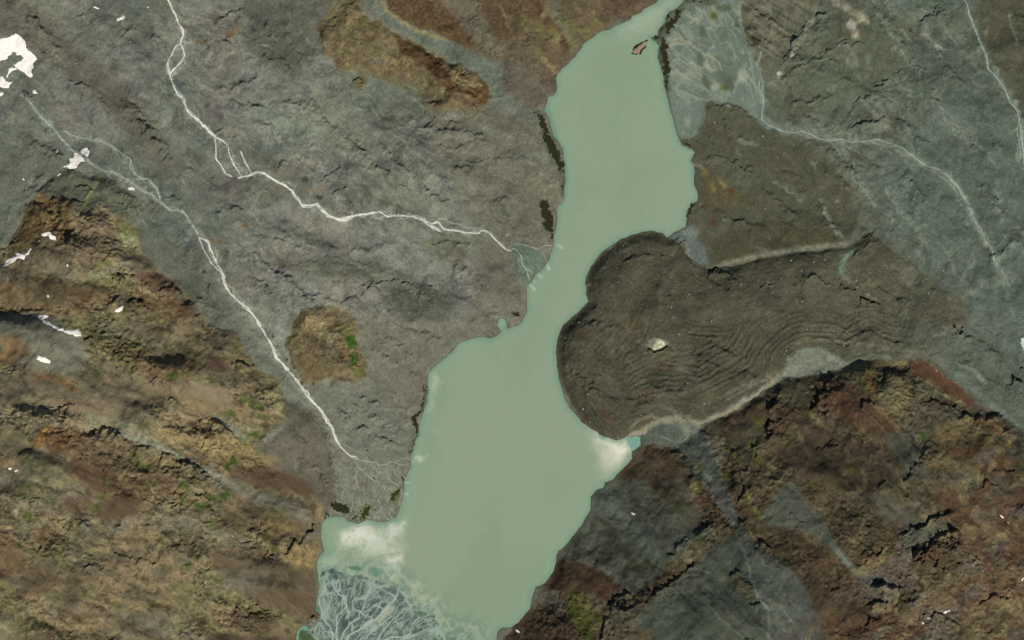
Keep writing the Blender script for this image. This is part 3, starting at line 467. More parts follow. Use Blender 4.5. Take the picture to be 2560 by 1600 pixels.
zone("D 1930 400 2080 400 2180 420 2180 480 2080 480 2000 530 1940 560", (86, 80, 66), 10, .8, brk=.2)
zone("D 2000 500 2100 460 2260 455 2370 530 2330 600 2230 680 2170 740 2060 720 1940 690 1945 620 2030 610", (124, 104, 68), 9, .9, brk=.3)
for s_ in ("D 2200 460 2280 520 2350 560", "D 2030 600 2130 620 2230 600", "D 2260 650 2200 720", "D 2180 620 2220 560"): stroke(s_, (100, 62, 40), 12, 9, .7, brk=.3)
blobs("D 1935 550 2305 560", (62, 84, 26), 9, 9, 0, .9); zone("D 2180 400 2240 400 2290 440 2240 460 2190 440", (82, 72, 60), 7, .8)
zone("D 1900 1310 2050 1230 2130 1150 2200 980 2260 900 2340 860 2440 800 4000 800 4000 2600 1600 2600 1760 1512 1850 1400", (110, 90, 66), 20, .9)
sw = clipR = ss(0, 30, X*.9+Y-3320)*mr
n = fbm(X+W1x*120, Y+W1y*120, 60, 5, 50, .6); mixin(sw*ss(.5, .58, n)*.7, (96, 66, 48)); n = fbm(X+W1x*120, Y+W1y*120, 40, 5, 51, .6); mixin(sw*ss(.55, .6, n)*.65, (134, 116, 80))
n = fbm(X+W1x*60, Y+W1y*60, 34, 5, 52, .6, ang=-35, stretch=2); mixin(sw*ss(.55, .61, n)*.6, (96, 86, 82))
stroke("D 2200 1000 2230 1130 2250 1250 2280 1330", (90, 56, 44), 14, 10, .7)
zone("D 1350 1100 1500 1100 1620 1240 1700 1330 1640 1512 1460 1512 1400 1300", (84, 60, 44), 14, .65, brk=.3); zone("D 1880 1150 1960 1060 2100 1000 2200 1000 2100 1150 1960 1250", (84, 64, 48), 14, .7)
zone("D 1870 1000 1980 960 2080 950 2000 1000 1900 1090 1860 1150 1820 1050", (84, 88, 76), 10, .7)
zone("D 1200 300 1300 280 1440 290 1400 400 1240 400", (78, 78, 58), 12, .7); zone("D 1080 470 1180 440 1200 560 1120 640 1040 600", (80, 74, 54), 14, .6)
blobs("D 1020 610 1060 660 1160 660 1140 900 1150 480 870 790 1290 580 1130 600 1090 840 870 700 1590 700 1420 780 560 1170 1000 740", (86, 88, 34), 18, 9, 50, .7)
blobs("D 1270 1110 1290 1150 1110 790 1400 440 880 1010 640 1160 800 890", (62, 70, 34), 18, 12, 50, .6)
blobs("D 1110 820 1130 1010 970 1030 1230 700 860 790 1420 460 1350 550", (128, 112, 72), 16, 8, 50, .7)
# --- debris lobe and the dark ground north of it
zone("B 905 492 1000 495 1090 525 1190 595 1300 645 1420 695 1500 745 1590 860 1640 960 1640 1060 1560 1165 1250 1205 1050 1245 930 1260 880 1150 850 1060 830 1050 870 960 880 900 860 800 860 720 790 660 895 640", (80, 78, 62), 9, .9)
zone("B 940 1150 1250 1050 1540 1100 1560 1150 1250 1195 1050 1240 960 1230", (70, 67, 50), 20, .6)
zone("B 900 740 1050 740 1200 830 1180 900 1080 880 960 830", (90, 90, 74), 14, .5)
zone("B 870 780 920 780 1000 850 1080 900 1100 960 1010 980 900 970 870 880", (92, 78, 54), 16, .7, (20, 20), brk=.75); blobs("B 950 880 1000 870 910 810", (136, 112, 68), 12, 8, 60, .6); blobs("B 950 1055 1040 900", (86, 56, 38), 12, 14, 0, .6)
zone(LOBE, (77, 73, 59), 5, .95, clip=ss(2420, 2200, X+.3*(Y-700)))
zone("B 1600 1150 1850 1200 2050 1370 2130 1512|D 2000 100 1990 180 1700 150 1500 130 1100 -100", (86, 84, 70), 40, .6)
blobs("D 300 480 430 440 600 30 640 350 700 210 340 60", (88, 66, 50), 30, 16, 20, .45)
cl = (cv-.5)*lb*(.03+.26*cs*(.3+.7*bm_))
C *= (1+.75*cl)[..., None]
n = fbm(X, Y, 55, 5, 53); C += (lb*(n-.5)*30)[..., None]*col(.9, .8, .6)
zone("D 1260 290 1290 200 1340 148 1400 126 1480 134 1600 205 1560 245 1480 254 1300 276 1225 335 1150 372 1040 425 1020 412 1140 340 1200 310", (119, 121, 108), 7, .95, (6, 6)); stroke("D 1240 262 1180 292 1080 340 1000 385", (112, 111, 96), 6, 6, .7, brk=.3); stroke("D 1560 215 1500 170 1430 150 1350 165", (132, 132, 118), 5, 8, .5)
stroke("D 540 548 600 528 660 500 700 475 800 468 890 492 980 452 1100 388 1180 350 1290 230", (138, 131, 114), 11, 8, .95, brk=.15); stroke("D 550 520 600 470 660 450 700 470", (118, 110, 94), 5, 5, .8); stroke("D 540 560 580 540 640 525", (156, 144, 132), 8, 4, .9)
stroke("D 750 470 790 448 850 455", (110, 103, 88), 4, 4, .7); stroke("D 1000 360 1100 310 1180 280 1260 240", (120, 114, 98), 6, 8, .7, brk=.4)
for k in range(9):
    o = k*14; (lambda *a, **k: None)("D %d %d %d %d %d %d %d %d" % (520-o*.2, 330-o, 680, 350+(k % 3)*9-o, 860, 360-o*1.2, 1080+o, 320-o*1.4), (104, 98, 82) if k % 2 else (62, 58, 44), 2.2, 3, .5, (5, 3), brk=.3)
for s_ in ("D 1560 215 1700 165 1800 160 1960 180", "D 1600 170 1750 140 1900 150 2050 190 2150 300", "D 1300 130 1400 90 1550 100 1750 120 1950 160"): stroke(s_, (112, 110, 94), 5, 6, .55)
for s_ in ("D 1580 190 1700 150 1850 170", "D 1350 110 1450 75 1600 95 1700 110"): stroke(s_, (60, 58, 42), 4, 4, .5)
stroke("B 940 1262 1020 1245 1080 1232 1180 1203 1300 1190 1420 1170 1545 1150 1620 1150", (132, 129, 112), 9, 9, .9, brk=.3); stroke("B 1020 1265 1100 1250 1200 1215 1330 1200", (120, 116, 98), 5, 6, .7, brk=.4)
stroke("B 800 1240 760 1290 700 1370 690 1450", (100, 98, 84), 5, 8, .5, brk=.5); stroke("B 940 1260 840 1270 790 1320 720 1440", (98, 96, 82), 5, 8, .5, brk=.5); stroke("B 720 1230 725 1180 735 1140", (94, 80, 64), 3, 4, .5)
stroke("B 1555 1310 1555 1260 1580 1210 1640 1180", (112, 134, 114), 9, 8, .85, brk=.25); stroke("B 1290 1310 1340 1260 1360 1240", (112, 108, 90), 7, 8, .6, brk=.5)
zone("B 740 1120 790 1095 830 1060 870 1070 890 1130 930 1240 880 1255 840 1220 800 1150", (98, 104, 103), 5, .9); stroke("B 790 1115 820 1160 845 1220 870 1250", (124, 124, 112), 4, 3, .7, brk=.4)
blobs("B 1010 1280 1220 1345 1590 1320 1700 1400", (126, 122, 104), 16, 6, 20, .6, thr=.1); blobs("D 2110 15", (128, 122, 106), 12, 10, 0, .8)
zone("G 945 680 950 610 1000 560 1090 510 1170 520 1300 560 1400 640 1330 690 1200 730 1050 730 990 700", (136, 128, 112), 3, .9, (1, 2), brk=.3)
# --- upper right
zone("B 1090 -100 1540 -100 1380 120 1280 270 1240 400 1195 400 1160 300 1115 200 1075 120", (98, 94, 78), 14, .8)
s2 = fbm(X, Y, 6, 4, 54, .6, ang=33, stretch=10); zone_m = np.zeros_like(X); sl_, d_ = sdf(Q("B 1090 -100 1540 -100 1380 120 1280 270 1160 300 1075 120"), 20); zone_m[sl_] = ss(-10, 10, d_)
C += (zone_m*(s2-.5)*60)[..., None]*col(1, .95, .8)
zone("B 1530 20 1900 100 1880 300 1500 560 1250 600 1200 430 1260 340 1370 140", (86, 88, 70), 25, .6); zone("B 1900 200 2150 300 2250 500 2100 560 1950 440", (76, 84, 76), 30, .6)
zone("B 1980 420 2419 560 2700 700 2700 1700 2400 1512 2150 1400 2000 1250 1850 1000 1700 850 1900 700", (90, 98, 91), 50, .7)
zone("B 2180 -100 2800 -100 2800 700 2419 560 2350 430 2260 300 2230 200", (80, 76, 60), 18, .8)
zone("B 1240 640 1480 670 1600 820 1660 900 1700 1000 1620 1000 1560 820 1400 700", (98, 100, 86), 12, .6); zone("B 1000 -80 1100 -80 1080 20 1000 30", (98, 104, 92), 10, .6)
stroke("B 1960 470 2020 530 2080 600 2160 640 2180 680", (108, 112, 104), 18, 18, .7, brk=.3); stroke("B 1990 430 2025 490", (116, 112, 98), 12, 8, .7, brk=.3)
stroke("B 1770 0 1830 80 1880 95 1920 90", (110, 116, 96), 5, 6, .7, brk=.4); stroke("B 1930 130 1960 180 2020 225 2070 235 2130 240 2160 270 2200 330 2235 350", (116, 116, 102), 4, 5, .8, brk=.35)
blobs("B 2000 215 2020 225", (150, 148, 132), 12, 6, 20, .7)
stroke("B 1515 -10 1540 20 1600 50 1640 80 1650 120", (150, 142, 122), 14, 9, .95, brk=.3); stroke("B 1640 60 1670 100 1690 115", (160, 152, 132), 10, 7, .8, brk=.4); blobs("B 1605 125 1625 160", (184, 176, 160), 13, 13, 60, .95)
stroke("B 1300 265 1330 250 1370 180 1400 120 1440 90", (140, 134, 116), 10, 8, .8, brk=.55); blobs("B 1328 265 1265 350", (186, 180, 164), 9, 6, -30, .95); stroke("B 1240 410 1265 360", (140, 134, 112), 6, 6, .7, brk=.5)
stroke("B 1550 180 1640 150 1680 165", (110, 96, 76), 9, 8, .5)
for s_ in ("B 1480 430 1540 410", "B 1690 470 1720 440", "B 1740 590 1790 620", "B 1690 520 1740 560", "B 1500 590 1600 640", "B 1640 380 1690 360", "B 1400 500 1440 470", "B 1610 590 1640 560"): stroke(s_, (122, 124, 104), 6, 7, .6, brk=.5)
zone("B 2090 1330 2200 1290 2300 1290 2419 1330 2900 1300 2900 1800 2419 1700|D 2350 190 2250 110 2150 20|B 2130 1470", (97, 105, 97), 26, .8, (24, 12), brk=.4)
blobs("B 2220 1340 2300 1320 2160 1370 2350 1300 2140 1330", (130, 130, 116), 22, 12, 30, .5); zone("D 2410 80 2460 60 2460 170 2419 140", (180, 200, 184), 5, .9)
for s_ in ("B 2100 1310 2060 1200 2030 1170", "B 1760 880 1790 920 1820 970 1830 1000", "B 1830 990 1880 1040 1930 1090 1920 1140", "B 1930 1090 1990 1120 2020 1160", "B 2040 1180 2070 1200", "B 1470 960 1490 1010 1530 1090 1545 1120", "B 2280 830 2300 900 2310 970"):
    stroke(s_, (120, 124, 108), 5, 6, .7, brk=.5)
zone("B 2000 1400 2130 1400 2150 1512 2050 1540 1900 1480", (88, 78, 62), 14, .6)
zone("D 2150 50 2300 100 2419 200 2700 320 2700 760 2419 520 2200 370 2100 280 2010 170 2000 60", (88, 92, 82), 14, .8)
stroke("D 1990 160 2060 220 2160 310 2280 410 2419 520", (104, 112, 102), 10, 9, .7)
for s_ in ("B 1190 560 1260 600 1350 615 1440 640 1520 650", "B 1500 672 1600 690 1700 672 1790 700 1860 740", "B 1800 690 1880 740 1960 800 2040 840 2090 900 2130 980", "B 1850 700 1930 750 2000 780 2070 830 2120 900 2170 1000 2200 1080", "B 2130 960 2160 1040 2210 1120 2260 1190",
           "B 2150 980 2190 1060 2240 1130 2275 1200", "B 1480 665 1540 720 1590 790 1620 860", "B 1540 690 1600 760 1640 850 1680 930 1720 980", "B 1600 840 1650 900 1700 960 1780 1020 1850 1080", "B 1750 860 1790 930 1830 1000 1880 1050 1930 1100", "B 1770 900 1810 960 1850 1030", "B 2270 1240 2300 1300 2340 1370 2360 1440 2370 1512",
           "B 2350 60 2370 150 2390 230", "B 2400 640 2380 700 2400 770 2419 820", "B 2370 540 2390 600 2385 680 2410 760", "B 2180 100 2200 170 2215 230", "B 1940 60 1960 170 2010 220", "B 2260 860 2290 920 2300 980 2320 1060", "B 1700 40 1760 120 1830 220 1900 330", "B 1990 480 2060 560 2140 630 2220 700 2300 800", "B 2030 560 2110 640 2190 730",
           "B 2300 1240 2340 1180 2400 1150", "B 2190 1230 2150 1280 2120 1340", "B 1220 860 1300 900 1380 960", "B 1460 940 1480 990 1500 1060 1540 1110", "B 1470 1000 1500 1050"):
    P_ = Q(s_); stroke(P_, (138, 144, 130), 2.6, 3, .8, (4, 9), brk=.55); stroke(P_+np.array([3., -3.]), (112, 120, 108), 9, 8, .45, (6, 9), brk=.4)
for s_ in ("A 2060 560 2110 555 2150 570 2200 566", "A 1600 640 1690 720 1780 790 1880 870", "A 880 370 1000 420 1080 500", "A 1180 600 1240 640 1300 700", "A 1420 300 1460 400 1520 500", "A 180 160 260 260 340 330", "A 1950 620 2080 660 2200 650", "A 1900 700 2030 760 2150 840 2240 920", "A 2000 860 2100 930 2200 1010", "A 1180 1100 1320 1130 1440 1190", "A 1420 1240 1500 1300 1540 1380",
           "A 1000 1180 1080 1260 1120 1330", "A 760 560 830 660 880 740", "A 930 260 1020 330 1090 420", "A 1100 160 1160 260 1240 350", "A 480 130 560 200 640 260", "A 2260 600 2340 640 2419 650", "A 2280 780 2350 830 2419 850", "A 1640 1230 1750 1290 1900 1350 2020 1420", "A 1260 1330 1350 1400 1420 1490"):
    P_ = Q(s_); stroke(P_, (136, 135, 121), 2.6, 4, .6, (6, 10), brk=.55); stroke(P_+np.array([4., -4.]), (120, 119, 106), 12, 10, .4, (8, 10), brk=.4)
# --- braided outwash fan, upper right
zone(FAN, (104, 113, 104), 7, .97)
def braid(m, cx, cy, kth, lr_, seed, c, th=.78, op=.9, amp=.1):
    """channel threads spreading from an apex"""
    dx, dy = X-cx, Y-cy; r = np.hypot(dx, dy)+30; th_ = np.arctan2(dy, dx)
    u = th_*kth+(W1x*amp*8+W2x*amp*3); v = np.log(r)*lr_+W1y*amp*4
    a = 1-np.abs(2*vn(u, v, seed)-1); b = 1-np.abs(2*vn(u*2.1+5, v*2.1, seed+1)-1); b2 = 1-np.abs(2*vn(u*4.3+5, v*3.7, seed+2)-1)
    k = np.maximum(np.maximum(ss(th, th+.14, a), .8*ss(th+.04, th+.16, b)), .55*ss(th+.08, th+.2, b2))*ss(.3, .5, fbm(X, Y, 45, 3, seed+3))
    mixin(m*k*op, c); return k
mfan = ss(0, 14, df)
C += (mfan*(fbm(X, Y, 40, 4, 55)-.5)*34)[..., None]*col(1, .9, 1)
braid(mfan*ss(740, 600, Y*2+0*X-.0)*0+mfan*ss(1850, 1790, X), 1905, 260, 16, 5, 56, (146, 146, 124), .8, .8)
braid(mfan, 1905, 330, 22, 6, 61, (136, 144, 128), .76, .7)
for s_ in ("H 110 430 260 440 380 470 440 540 520 590 560 640 580 740 700 800", "H 130 500 250 480 400 490", "H 170 690 240 650 330 700 420 690 470 800 510 900", "H 200 780 330 860 420 910", "H 520 590 640 640 700 700 740 790", "H 320 120 360 190 480 230", "H 430 60 490 130 500 200", "H 220 360 260 400 300 440"):
    stroke(s_, (162, 156, 132), 2.2, 3, .9, (2, 5), brk=.2)
for s_ in ("H 960 700 1000 800 1080 920 1150 1050 1180 1160", "H 930 780 960 860 1060 960", "H 820 310 860 380 900 420", "H 1100 680 1150 760 1180 900 1200 1000 1200 1150", "H 840 0 870 100 920 180 960 330 1000 420", "H 700 30 790 160 880 300 990 400", "H 940 0 930 150 960 300", "H 1180 560 1150 640 1140 740", "H 760 1170 830 1190", "H 950 830 920 900 860 1050"):
    stroke(s_, (150, 158, 142), 2.5, 4, .75, (2, 5), brk=.3)
blobs("H 500 320 495 670 550 930 820 960", (84, 90, 76), 12, 20, -20, .8); blobs("H 790 880", (84, 90, 76), 22, 20, 0, .7); blobs("H 650 190 760 980", (84, 88, 36), 11, 8, 30, .85); blobs("H 960 820 650 980 980 880", (158, 160, 144), 12, 14, 30, .6)
blobs("H 1110 440", (58, 52, 38), 18, 12, 20, .9); blobs("H 600 40 780 110", (76, 84, 62), 26, 12, 0, .7); zone("H 170 1180 500 1130 520 1200 520 1350 420 1500 230 1450", (106, 117, 107), 8, .8); blobs("H 350 1330", (146, 146, 132), 9, 14, 0, .6)
# --- threads of the south-western gravel fan
braid(mf*ss(1130, 1170, Y)*ss(780, 830, X), 905, 1120, 14, 5, 90, (134, 140, 126), .78, .75, .12); braid(mf*ss(940, 1000, Y)*ss(800, 860, X), 700, 950, 40, 5, 95, (126, 126, 112), .74, .5, .1)
braid(mf*ss(1000, 960, Y)*ss(880, 930, X), 860, 700, 26, 4, 100, (98, 98, 86), .78, .5, .1)
# --- delta and its channels
md = ss(-4, 5, dd)*ss(-2, 2, dl+4)
mixin(md, col(80, 94, 94)); n = fbm(X, Y, 30, 4, 65); mixin(md*ss(.4, .62, n)*.6, (86, 102, 90)); mixin(md*ss(1010, 1100, X+.4*(1600-Y))*.45, (104, 124, 104))
mixin(md*ss(.55, .63, fbm(X+W1x*30, Y+W1y*30, 16, 4, 66))*.5, (62, 78, 72))
dcx, dcy = 850, 1655
dth = np.arctan2(X-dcx, dcy-Y)
braid(md*ss(1250, 1180, X), dcx, dcy, 10, 5, 70, (158, 170, 158), .8, .9, .12)
braid(md, dcx-20, dcy+20, 24, 9, 76, (146, 160, 148), .75, .8, .14)
mixin(md*ss(26, 6, dd)*ss(.47, .58, fbm(X+W2x*20, Y+W2y*20, 12, 4, 82))*.55, (134, 154, 132))
mixin(md*ss(6, 1, dd)*.6, (132, 154, 130))
blobs("E 330 260 430 230 545 230 490 290", (60, 80, 80), 9, 8, 0, .85); blobs("13 450 1450 500 1490 420 1480", (70, 82, 50), 16, 12, 0, .8)
blobs("E 1050 790 880 870 1130 690", (170, 176, 150), 20, 9, -35, .75)
C *= (1+.07*mh)[..., None]; _g = C.mean(-1, keepdims=True); C += (np.clip(.35*mh+mr, 0, 1)*.2)[..., None]*(_g*np.array([1.03, 1., .9], np.float32)-C)
# --- one last layer of stone texture over everything painted
tx = fbm(X+W2x*14, Y+W2y*14, 12, 4, 84, .7, ang=35, stretch=1.25); tx2 = fbm(X+W1x*40, Y+W1y*40, 38, 5, 85, .6, ang=30, stretch=1.5)
wt = (1-.6*md)*(1-.5*mfan)*(1-.45*smo)*(1-.25*mL)
C *= (1+wt*(.34-.1*(1-np.clip(rock, 0, 1)))*(tx-.5)+wt*.14*(tx2-.5))[..., None]
plain = (1-np.clip(rock, 0, 1))*(1-mfan)*(1-md)*(1-mf)
for k_, (sc_, an_, sd_) in enumerate(((70, 42, 11), (46, 55, 14), (120, 30, 17))):
    th = ridged(X+W1x*50+W2x*8, Y+W1y*50+W2y*8, sc_, 3, sd_, .45, ang=an_, stretch=2.6)
    mixin(plain*ss(.78, .93, th)*ss(.45, .58, fbm(X, Y, 90, 3, 60+k_))*.6*(1-.5*lb), (134, 135, 119))
    mixin(plain*ss(.80, .93, ridged(X+W1x*50+W2x*10, Y+W1y*50+W2y*10, sc_*.7, 3, sd_+1, .5, ang=an_-20, stretch=2))*ss(.46, .6, fbm(X, Y, 80, 3, 63+k_))*.45, (66, 70, 55))
sp = fbm(X, Y, 3.4, 2, 88, .7); C *= (1+.3*wt*(sp-.5))[..., None]
rr = np.clip(rough, 0, 1); C *= (1+smo*.25*(fbm(X+W1x*20, Y+W1y*20, 16, 4, 89, .6, ang=50, stretch=8)-.5))[..., None]
C *= (1+rr*.5*(ridged(X+W2x*12, Y+W2y*12, 9, 3, 86, .6, ang=25, stretch=1.5)-.42))[..., None]
mixin(rr*ss(.66, .74, fbm(X+W2x*12, Y+W2y*12, 7, 3, 87, .6, ang=30, stretch=2))*.5, (136, 122, 94))
# pale gravel beds of the streams
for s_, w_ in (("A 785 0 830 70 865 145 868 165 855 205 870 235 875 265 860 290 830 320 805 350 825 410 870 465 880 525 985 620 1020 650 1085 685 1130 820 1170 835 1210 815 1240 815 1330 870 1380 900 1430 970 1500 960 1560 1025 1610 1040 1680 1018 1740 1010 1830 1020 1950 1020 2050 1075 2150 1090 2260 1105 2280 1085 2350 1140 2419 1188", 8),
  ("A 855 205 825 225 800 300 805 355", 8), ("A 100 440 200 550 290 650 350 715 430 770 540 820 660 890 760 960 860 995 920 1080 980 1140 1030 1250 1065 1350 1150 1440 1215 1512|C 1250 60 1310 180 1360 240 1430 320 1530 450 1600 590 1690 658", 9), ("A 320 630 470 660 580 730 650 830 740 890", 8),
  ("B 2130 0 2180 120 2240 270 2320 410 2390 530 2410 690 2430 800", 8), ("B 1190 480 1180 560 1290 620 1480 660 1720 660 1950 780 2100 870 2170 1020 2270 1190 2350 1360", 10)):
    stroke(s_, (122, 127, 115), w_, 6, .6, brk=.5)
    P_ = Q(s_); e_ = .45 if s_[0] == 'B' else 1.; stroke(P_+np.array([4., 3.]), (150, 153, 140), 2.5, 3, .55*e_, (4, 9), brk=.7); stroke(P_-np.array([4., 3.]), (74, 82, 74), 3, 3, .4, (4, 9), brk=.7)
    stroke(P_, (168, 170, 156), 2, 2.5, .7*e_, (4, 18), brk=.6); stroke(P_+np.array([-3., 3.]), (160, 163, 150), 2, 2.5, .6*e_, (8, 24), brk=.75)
SCR = [("B 100 528 130 530 150 540 165 590 185 640 215 690 232 750 240 860 243 930 232 905 228 850 215 800 190 745 172 720 158 690 148 650 135 600 118 560", 's', "dark shore scrub along the northwest shore"),
 ("C 2008 280 2018 340 2008 400 1990 445 1968 462 1975 480 1980 530 1960 590 1945 635 1928 632 1950 590 1958 540 1955 500 1935 465 1950 450 1985 425 1998 370 2000 320 1990 310", 's', "narrow dark shore scrub on the middle west shore"),
 ("13 690 225 740 205 800 225 890 240 905 290 880 325 820 310 740 290 700 260", 's', "dark scrub patch at the foot of the gravel fan"), ("13 980 300 1040 240 1085 235 1100 290 1070 330 1010 390 960 370", 'a', "green marsh patch at the foot of the gravel fan"), ("13 915 330 950 325 965 380 920 385", 'a', "small green marsh strip between channels"),
 ("13 1250 150 1300 120 1340 80 1385 50 1370 120 1340 160 1310 210 1270 190", 'a', "green scrub on the corner of the gravel fan"), ("13 1360 -20 1410 -30 1395 5 1365 15", 's', "little dark scrub clump on the west shore"), ("13 635 350 670 285 690 330 640 388", 's', "dark green shore patch at the inlet corner"),
 ("20 1395 340 1440 360 1470 440 1475 560 1500 640 1480 720 1490 820 1475 880 1450 800 1430 700 1410 600 1400 480 1400 400", 's', "dark scrub along the northeast shore"), ("20 1430 330 1460 230 1500 180 1560 90 1640 70 1600 150 1560 210 1530 260 1480 330", 's', "broad brown scrub belt at the lake head"),
 ("20 1330 352 1380 330 1395 270 1450 215 1460 150 1490 108 1500 125 1475 165 1465 225 1415 275 1400 330 1400 375 1385 390", 's', "thin dark shoreline at the lake head"), ("20 1620 20 1700 -5 1850 -10 1850 15 1720 25 1660 40", 's', "dark green bank at the top of the fan"),
 ("21 245 385 330 375 350 440 380 510 400 560 395 640 400 700 390 770 350 740 345 700 300 660 290 600 310 560 270 480", 's', "scrub belt behind the teal cove on the west shore"), ("21 1650 600 1650 520 1690 420 1720 388 1745 410 1700 460 1670 540 1665 600", 's', "dark scrub on the east shore point"),
 ("20 1590 1330 1640 1330 1760 1420 1690 1405 1620 1375", 's', "dark scrub strip on the east shore"), ("I 850 650 880 615 1010 620 1060 680 1080 720 1130 740 1120 770 1000 770 940 740", 's', "black scrub clump on the small peninsula"), ("21 415 -10 500 -10 500 110 495 200 490 310 470 260 470 130 440 60", 's', "thin scrub on the upper west shore")]
for s_, m_, _ in SCR: zone(s_, (72, 73, 50) if m_ == 's' else (78, 82, 48), 7, .6, (3, 9), brk=.5)
# --- shores
dsh = np.clip(-dl, 0, 100)
n = fbm(X, Y, 18, 3, 83); mixin(ss(5, 1, dsh)*(dl < 3)*(1-ss(-2, 2, dd))*.35, (72, 76, 54))
# under-water tint of the bed
mixin(((dl > 1) & (dd < -3)).astype(np.float32), (110, 140, 118))
print('paint', time.time()-T0)

# ---------------------------------------------------------------- colour of the lake water (suspended silt)
LC = np.zeros_like(C); CB = C; C = LC
C[:] = col(137, 156, 130)
n = fbm(X+W1x*120, Y+W1y*120, 150, 4, 90, .55, ang=-70, stretch=2.2); mixin(ss(.42, .66, n)*.7, (142, 157, 133)); mixin(ss(.5, .3, n)*.6, (131, 151, 126)); mixin(ss(45, 0, dl)*.65, (132, 159, 136))
mixin(ss(9, 0, dl)*.45, (118, 150, 130))
mixin(ss(1500, 1350, X-.35*Y)*0+ss(600, 100, Y)*.25, (135, 158, 134))
pl = fbm(X+W1x*40, Y+W1y*40, 26, 5, 91, .62, ang=-20, stretch=1.6)
grn = fbm(X, Y, 3.2, 2, 92)
def plume(s, c, soft, op, lo=.34, hi=.56):
    sl_, d = sdf(Q(s), soft*2+40, (22, 12))
    m = ss(-soft*1.3, soft*1.5, d)*op*ss(lo, hi, pl[sl_]*.5+grn[sl_]*.22+.17)
    C[sl_] += m[..., None]*(np.asarray(c, np.float32)-C[sl_])
plume("C 1590 1000 1680 970 1800 990 1900 950 1890 1000 1860 1060 1880 1120 1820 1100 1700 1110 1660 1060 1590 1070", (196, 203, 186), 22, 1, .26, .58)
plume("C 1610 1000 1720 980 1760 1020 1700 1050 1620 1060", (214, 216, 200), 14, .9, .3, .5)
plume("C 1680 1060 1900 1060 1900 1120 1760 1110", (184, 192, 172), 18, .8)
plume("C 1830 1120 1900 1110 1890 1220 1860 1220", (206, 206, 190), 12, .95, .28, .5)
plume("C 1500 1140 1580 1120 1600 1180 1530 1180", (178, 192, 172), 14, .7)
plume("C 1820 960 1890 950 1880 1000 1820 1000", (205, 208, 192), 12, .8)
plume("C 1955 650 1995 665 1980 700 1950 700", (196, 202, 184), 7, .9); plume("C 2025 260 2070 300 2040 340 2015 340 2010 380 2030 420 2005 440", (172, 190, 166), 12, .75)
plume("D 340 505 430 560 540 570 556 600 545 640 500 700 440 720 400 640", (190, 194, 174), 22, 1., .2, .45); plume("D 440 555 540 572 550 620 500 640 460 600", (220, 220, 202), 12, 1, .22, .44)
plume("D 350 512 430 560 500 572 440 585 370 540", (214, 216, 196), 6, .9, .1, .3)
plume("B 500 110 640 30 760 0 720 60 680 120 600 160 520 170", (160, 176, 154), 26, .75, .2, .5)
stroke("21 380 800 440 810 480 840", (172, 196, 174), 3, 4, .8); 
for s_ in ("21 330 960 345 1010 360 1050", "21 230 1080 260 1110 290 1100", "21 150 1170 190 1200 220 1240", "21 190 1130 220 1170", "13 1400 40 1440 20", "13 1390 120 1430 130", "13 1290 330 1350 345", "12 1430 1450 1455 1440"):
    stroke(s_, (176, 198, 174), 3, 4, .9, brk=.2)
for s_ in ("E 1370 440 1440 410 1520 375", "E 1500 560 1610 540", "E 1540 650 1640 600 1740 560", "E 2080 960 2140 890"): stroke(s_, (176, 178, 158), 5, 6, .7)
stroke("20 290 1050 340 1030 350 1060", (104, 158, 142), 8, 8, .9); stroke("21 380 370 420 400 420 440", (84, 138, 132), 12, 8, .95); stroke("21 1690 90 1730 110", (96, 150, 140), 8, 7, .8)
stroke("22 1080 1130 1150 1170 1200 1130", (124, 160, 142), 20, 14, .7); stroke("22 1130 1230 1160 1160", (84, 152, 146), 9, 5, .9); stroke("22 1160 1120 1200 1110", (150, 190, 188), 6, 4, .8)
_n = fbm(X+W2x*20, Y+W2y*20, 11, 4, 83, .6); mixin(ss(-75, -2, dd)*(dd < 4)*ss(.46, .62, _n)*.6*(dl > 0), (108, 136, 122)); mixin(ss(-60, -2, dd)*(dd < 4)*ss(.54, .46, _n)*.4*(dl > 0), (158, 176, 154))
mixin(ss(16, 1, dl+10*(N8-.5)+8*(N40-.5))*.4, (112, 138, 116)); zone("I 480 1050 500 860 600 840 700 880 735 980 720 1100 620 1120", (128, 162, 140), 6, .8); stroke("E 650 180 720 180 790 210", (76, 118, 100), 6, 5, .9); stroke("E 880 220 960 240 1000 280", (92, 128, 112), 12, 10, .7)
zone("13 370 1560 390 1430 430 1390 520 1400 500 1440 430 1500", (96, 152, 132), 6, .8); zone("E 350 140 560 180 560 230 340 220", (100, 130, 120), 10, .5); blobs("13 580 1200", (80, 116, 90), 8, 14, 0, .8)
zone("13 1830 1430 1900 1400 2060 1450 2060 1512 1850 1512", (100, 132, 116), 10, .6); zone("12 2200 60 2300 40 2330 120 2280 170", (128, 160, 138), 6, .5)
zone("B 150 500 175 520 215 640 250 700 240 760 215 700 190 620", (108, 136, 112), 7, .6)
for s_, m_, _ in SCR: zone(s_, (92, 104, 80), 7, .75, (3, 9), brk=.3)
LC = C; C = CB
print('lake', time.time()-T0)

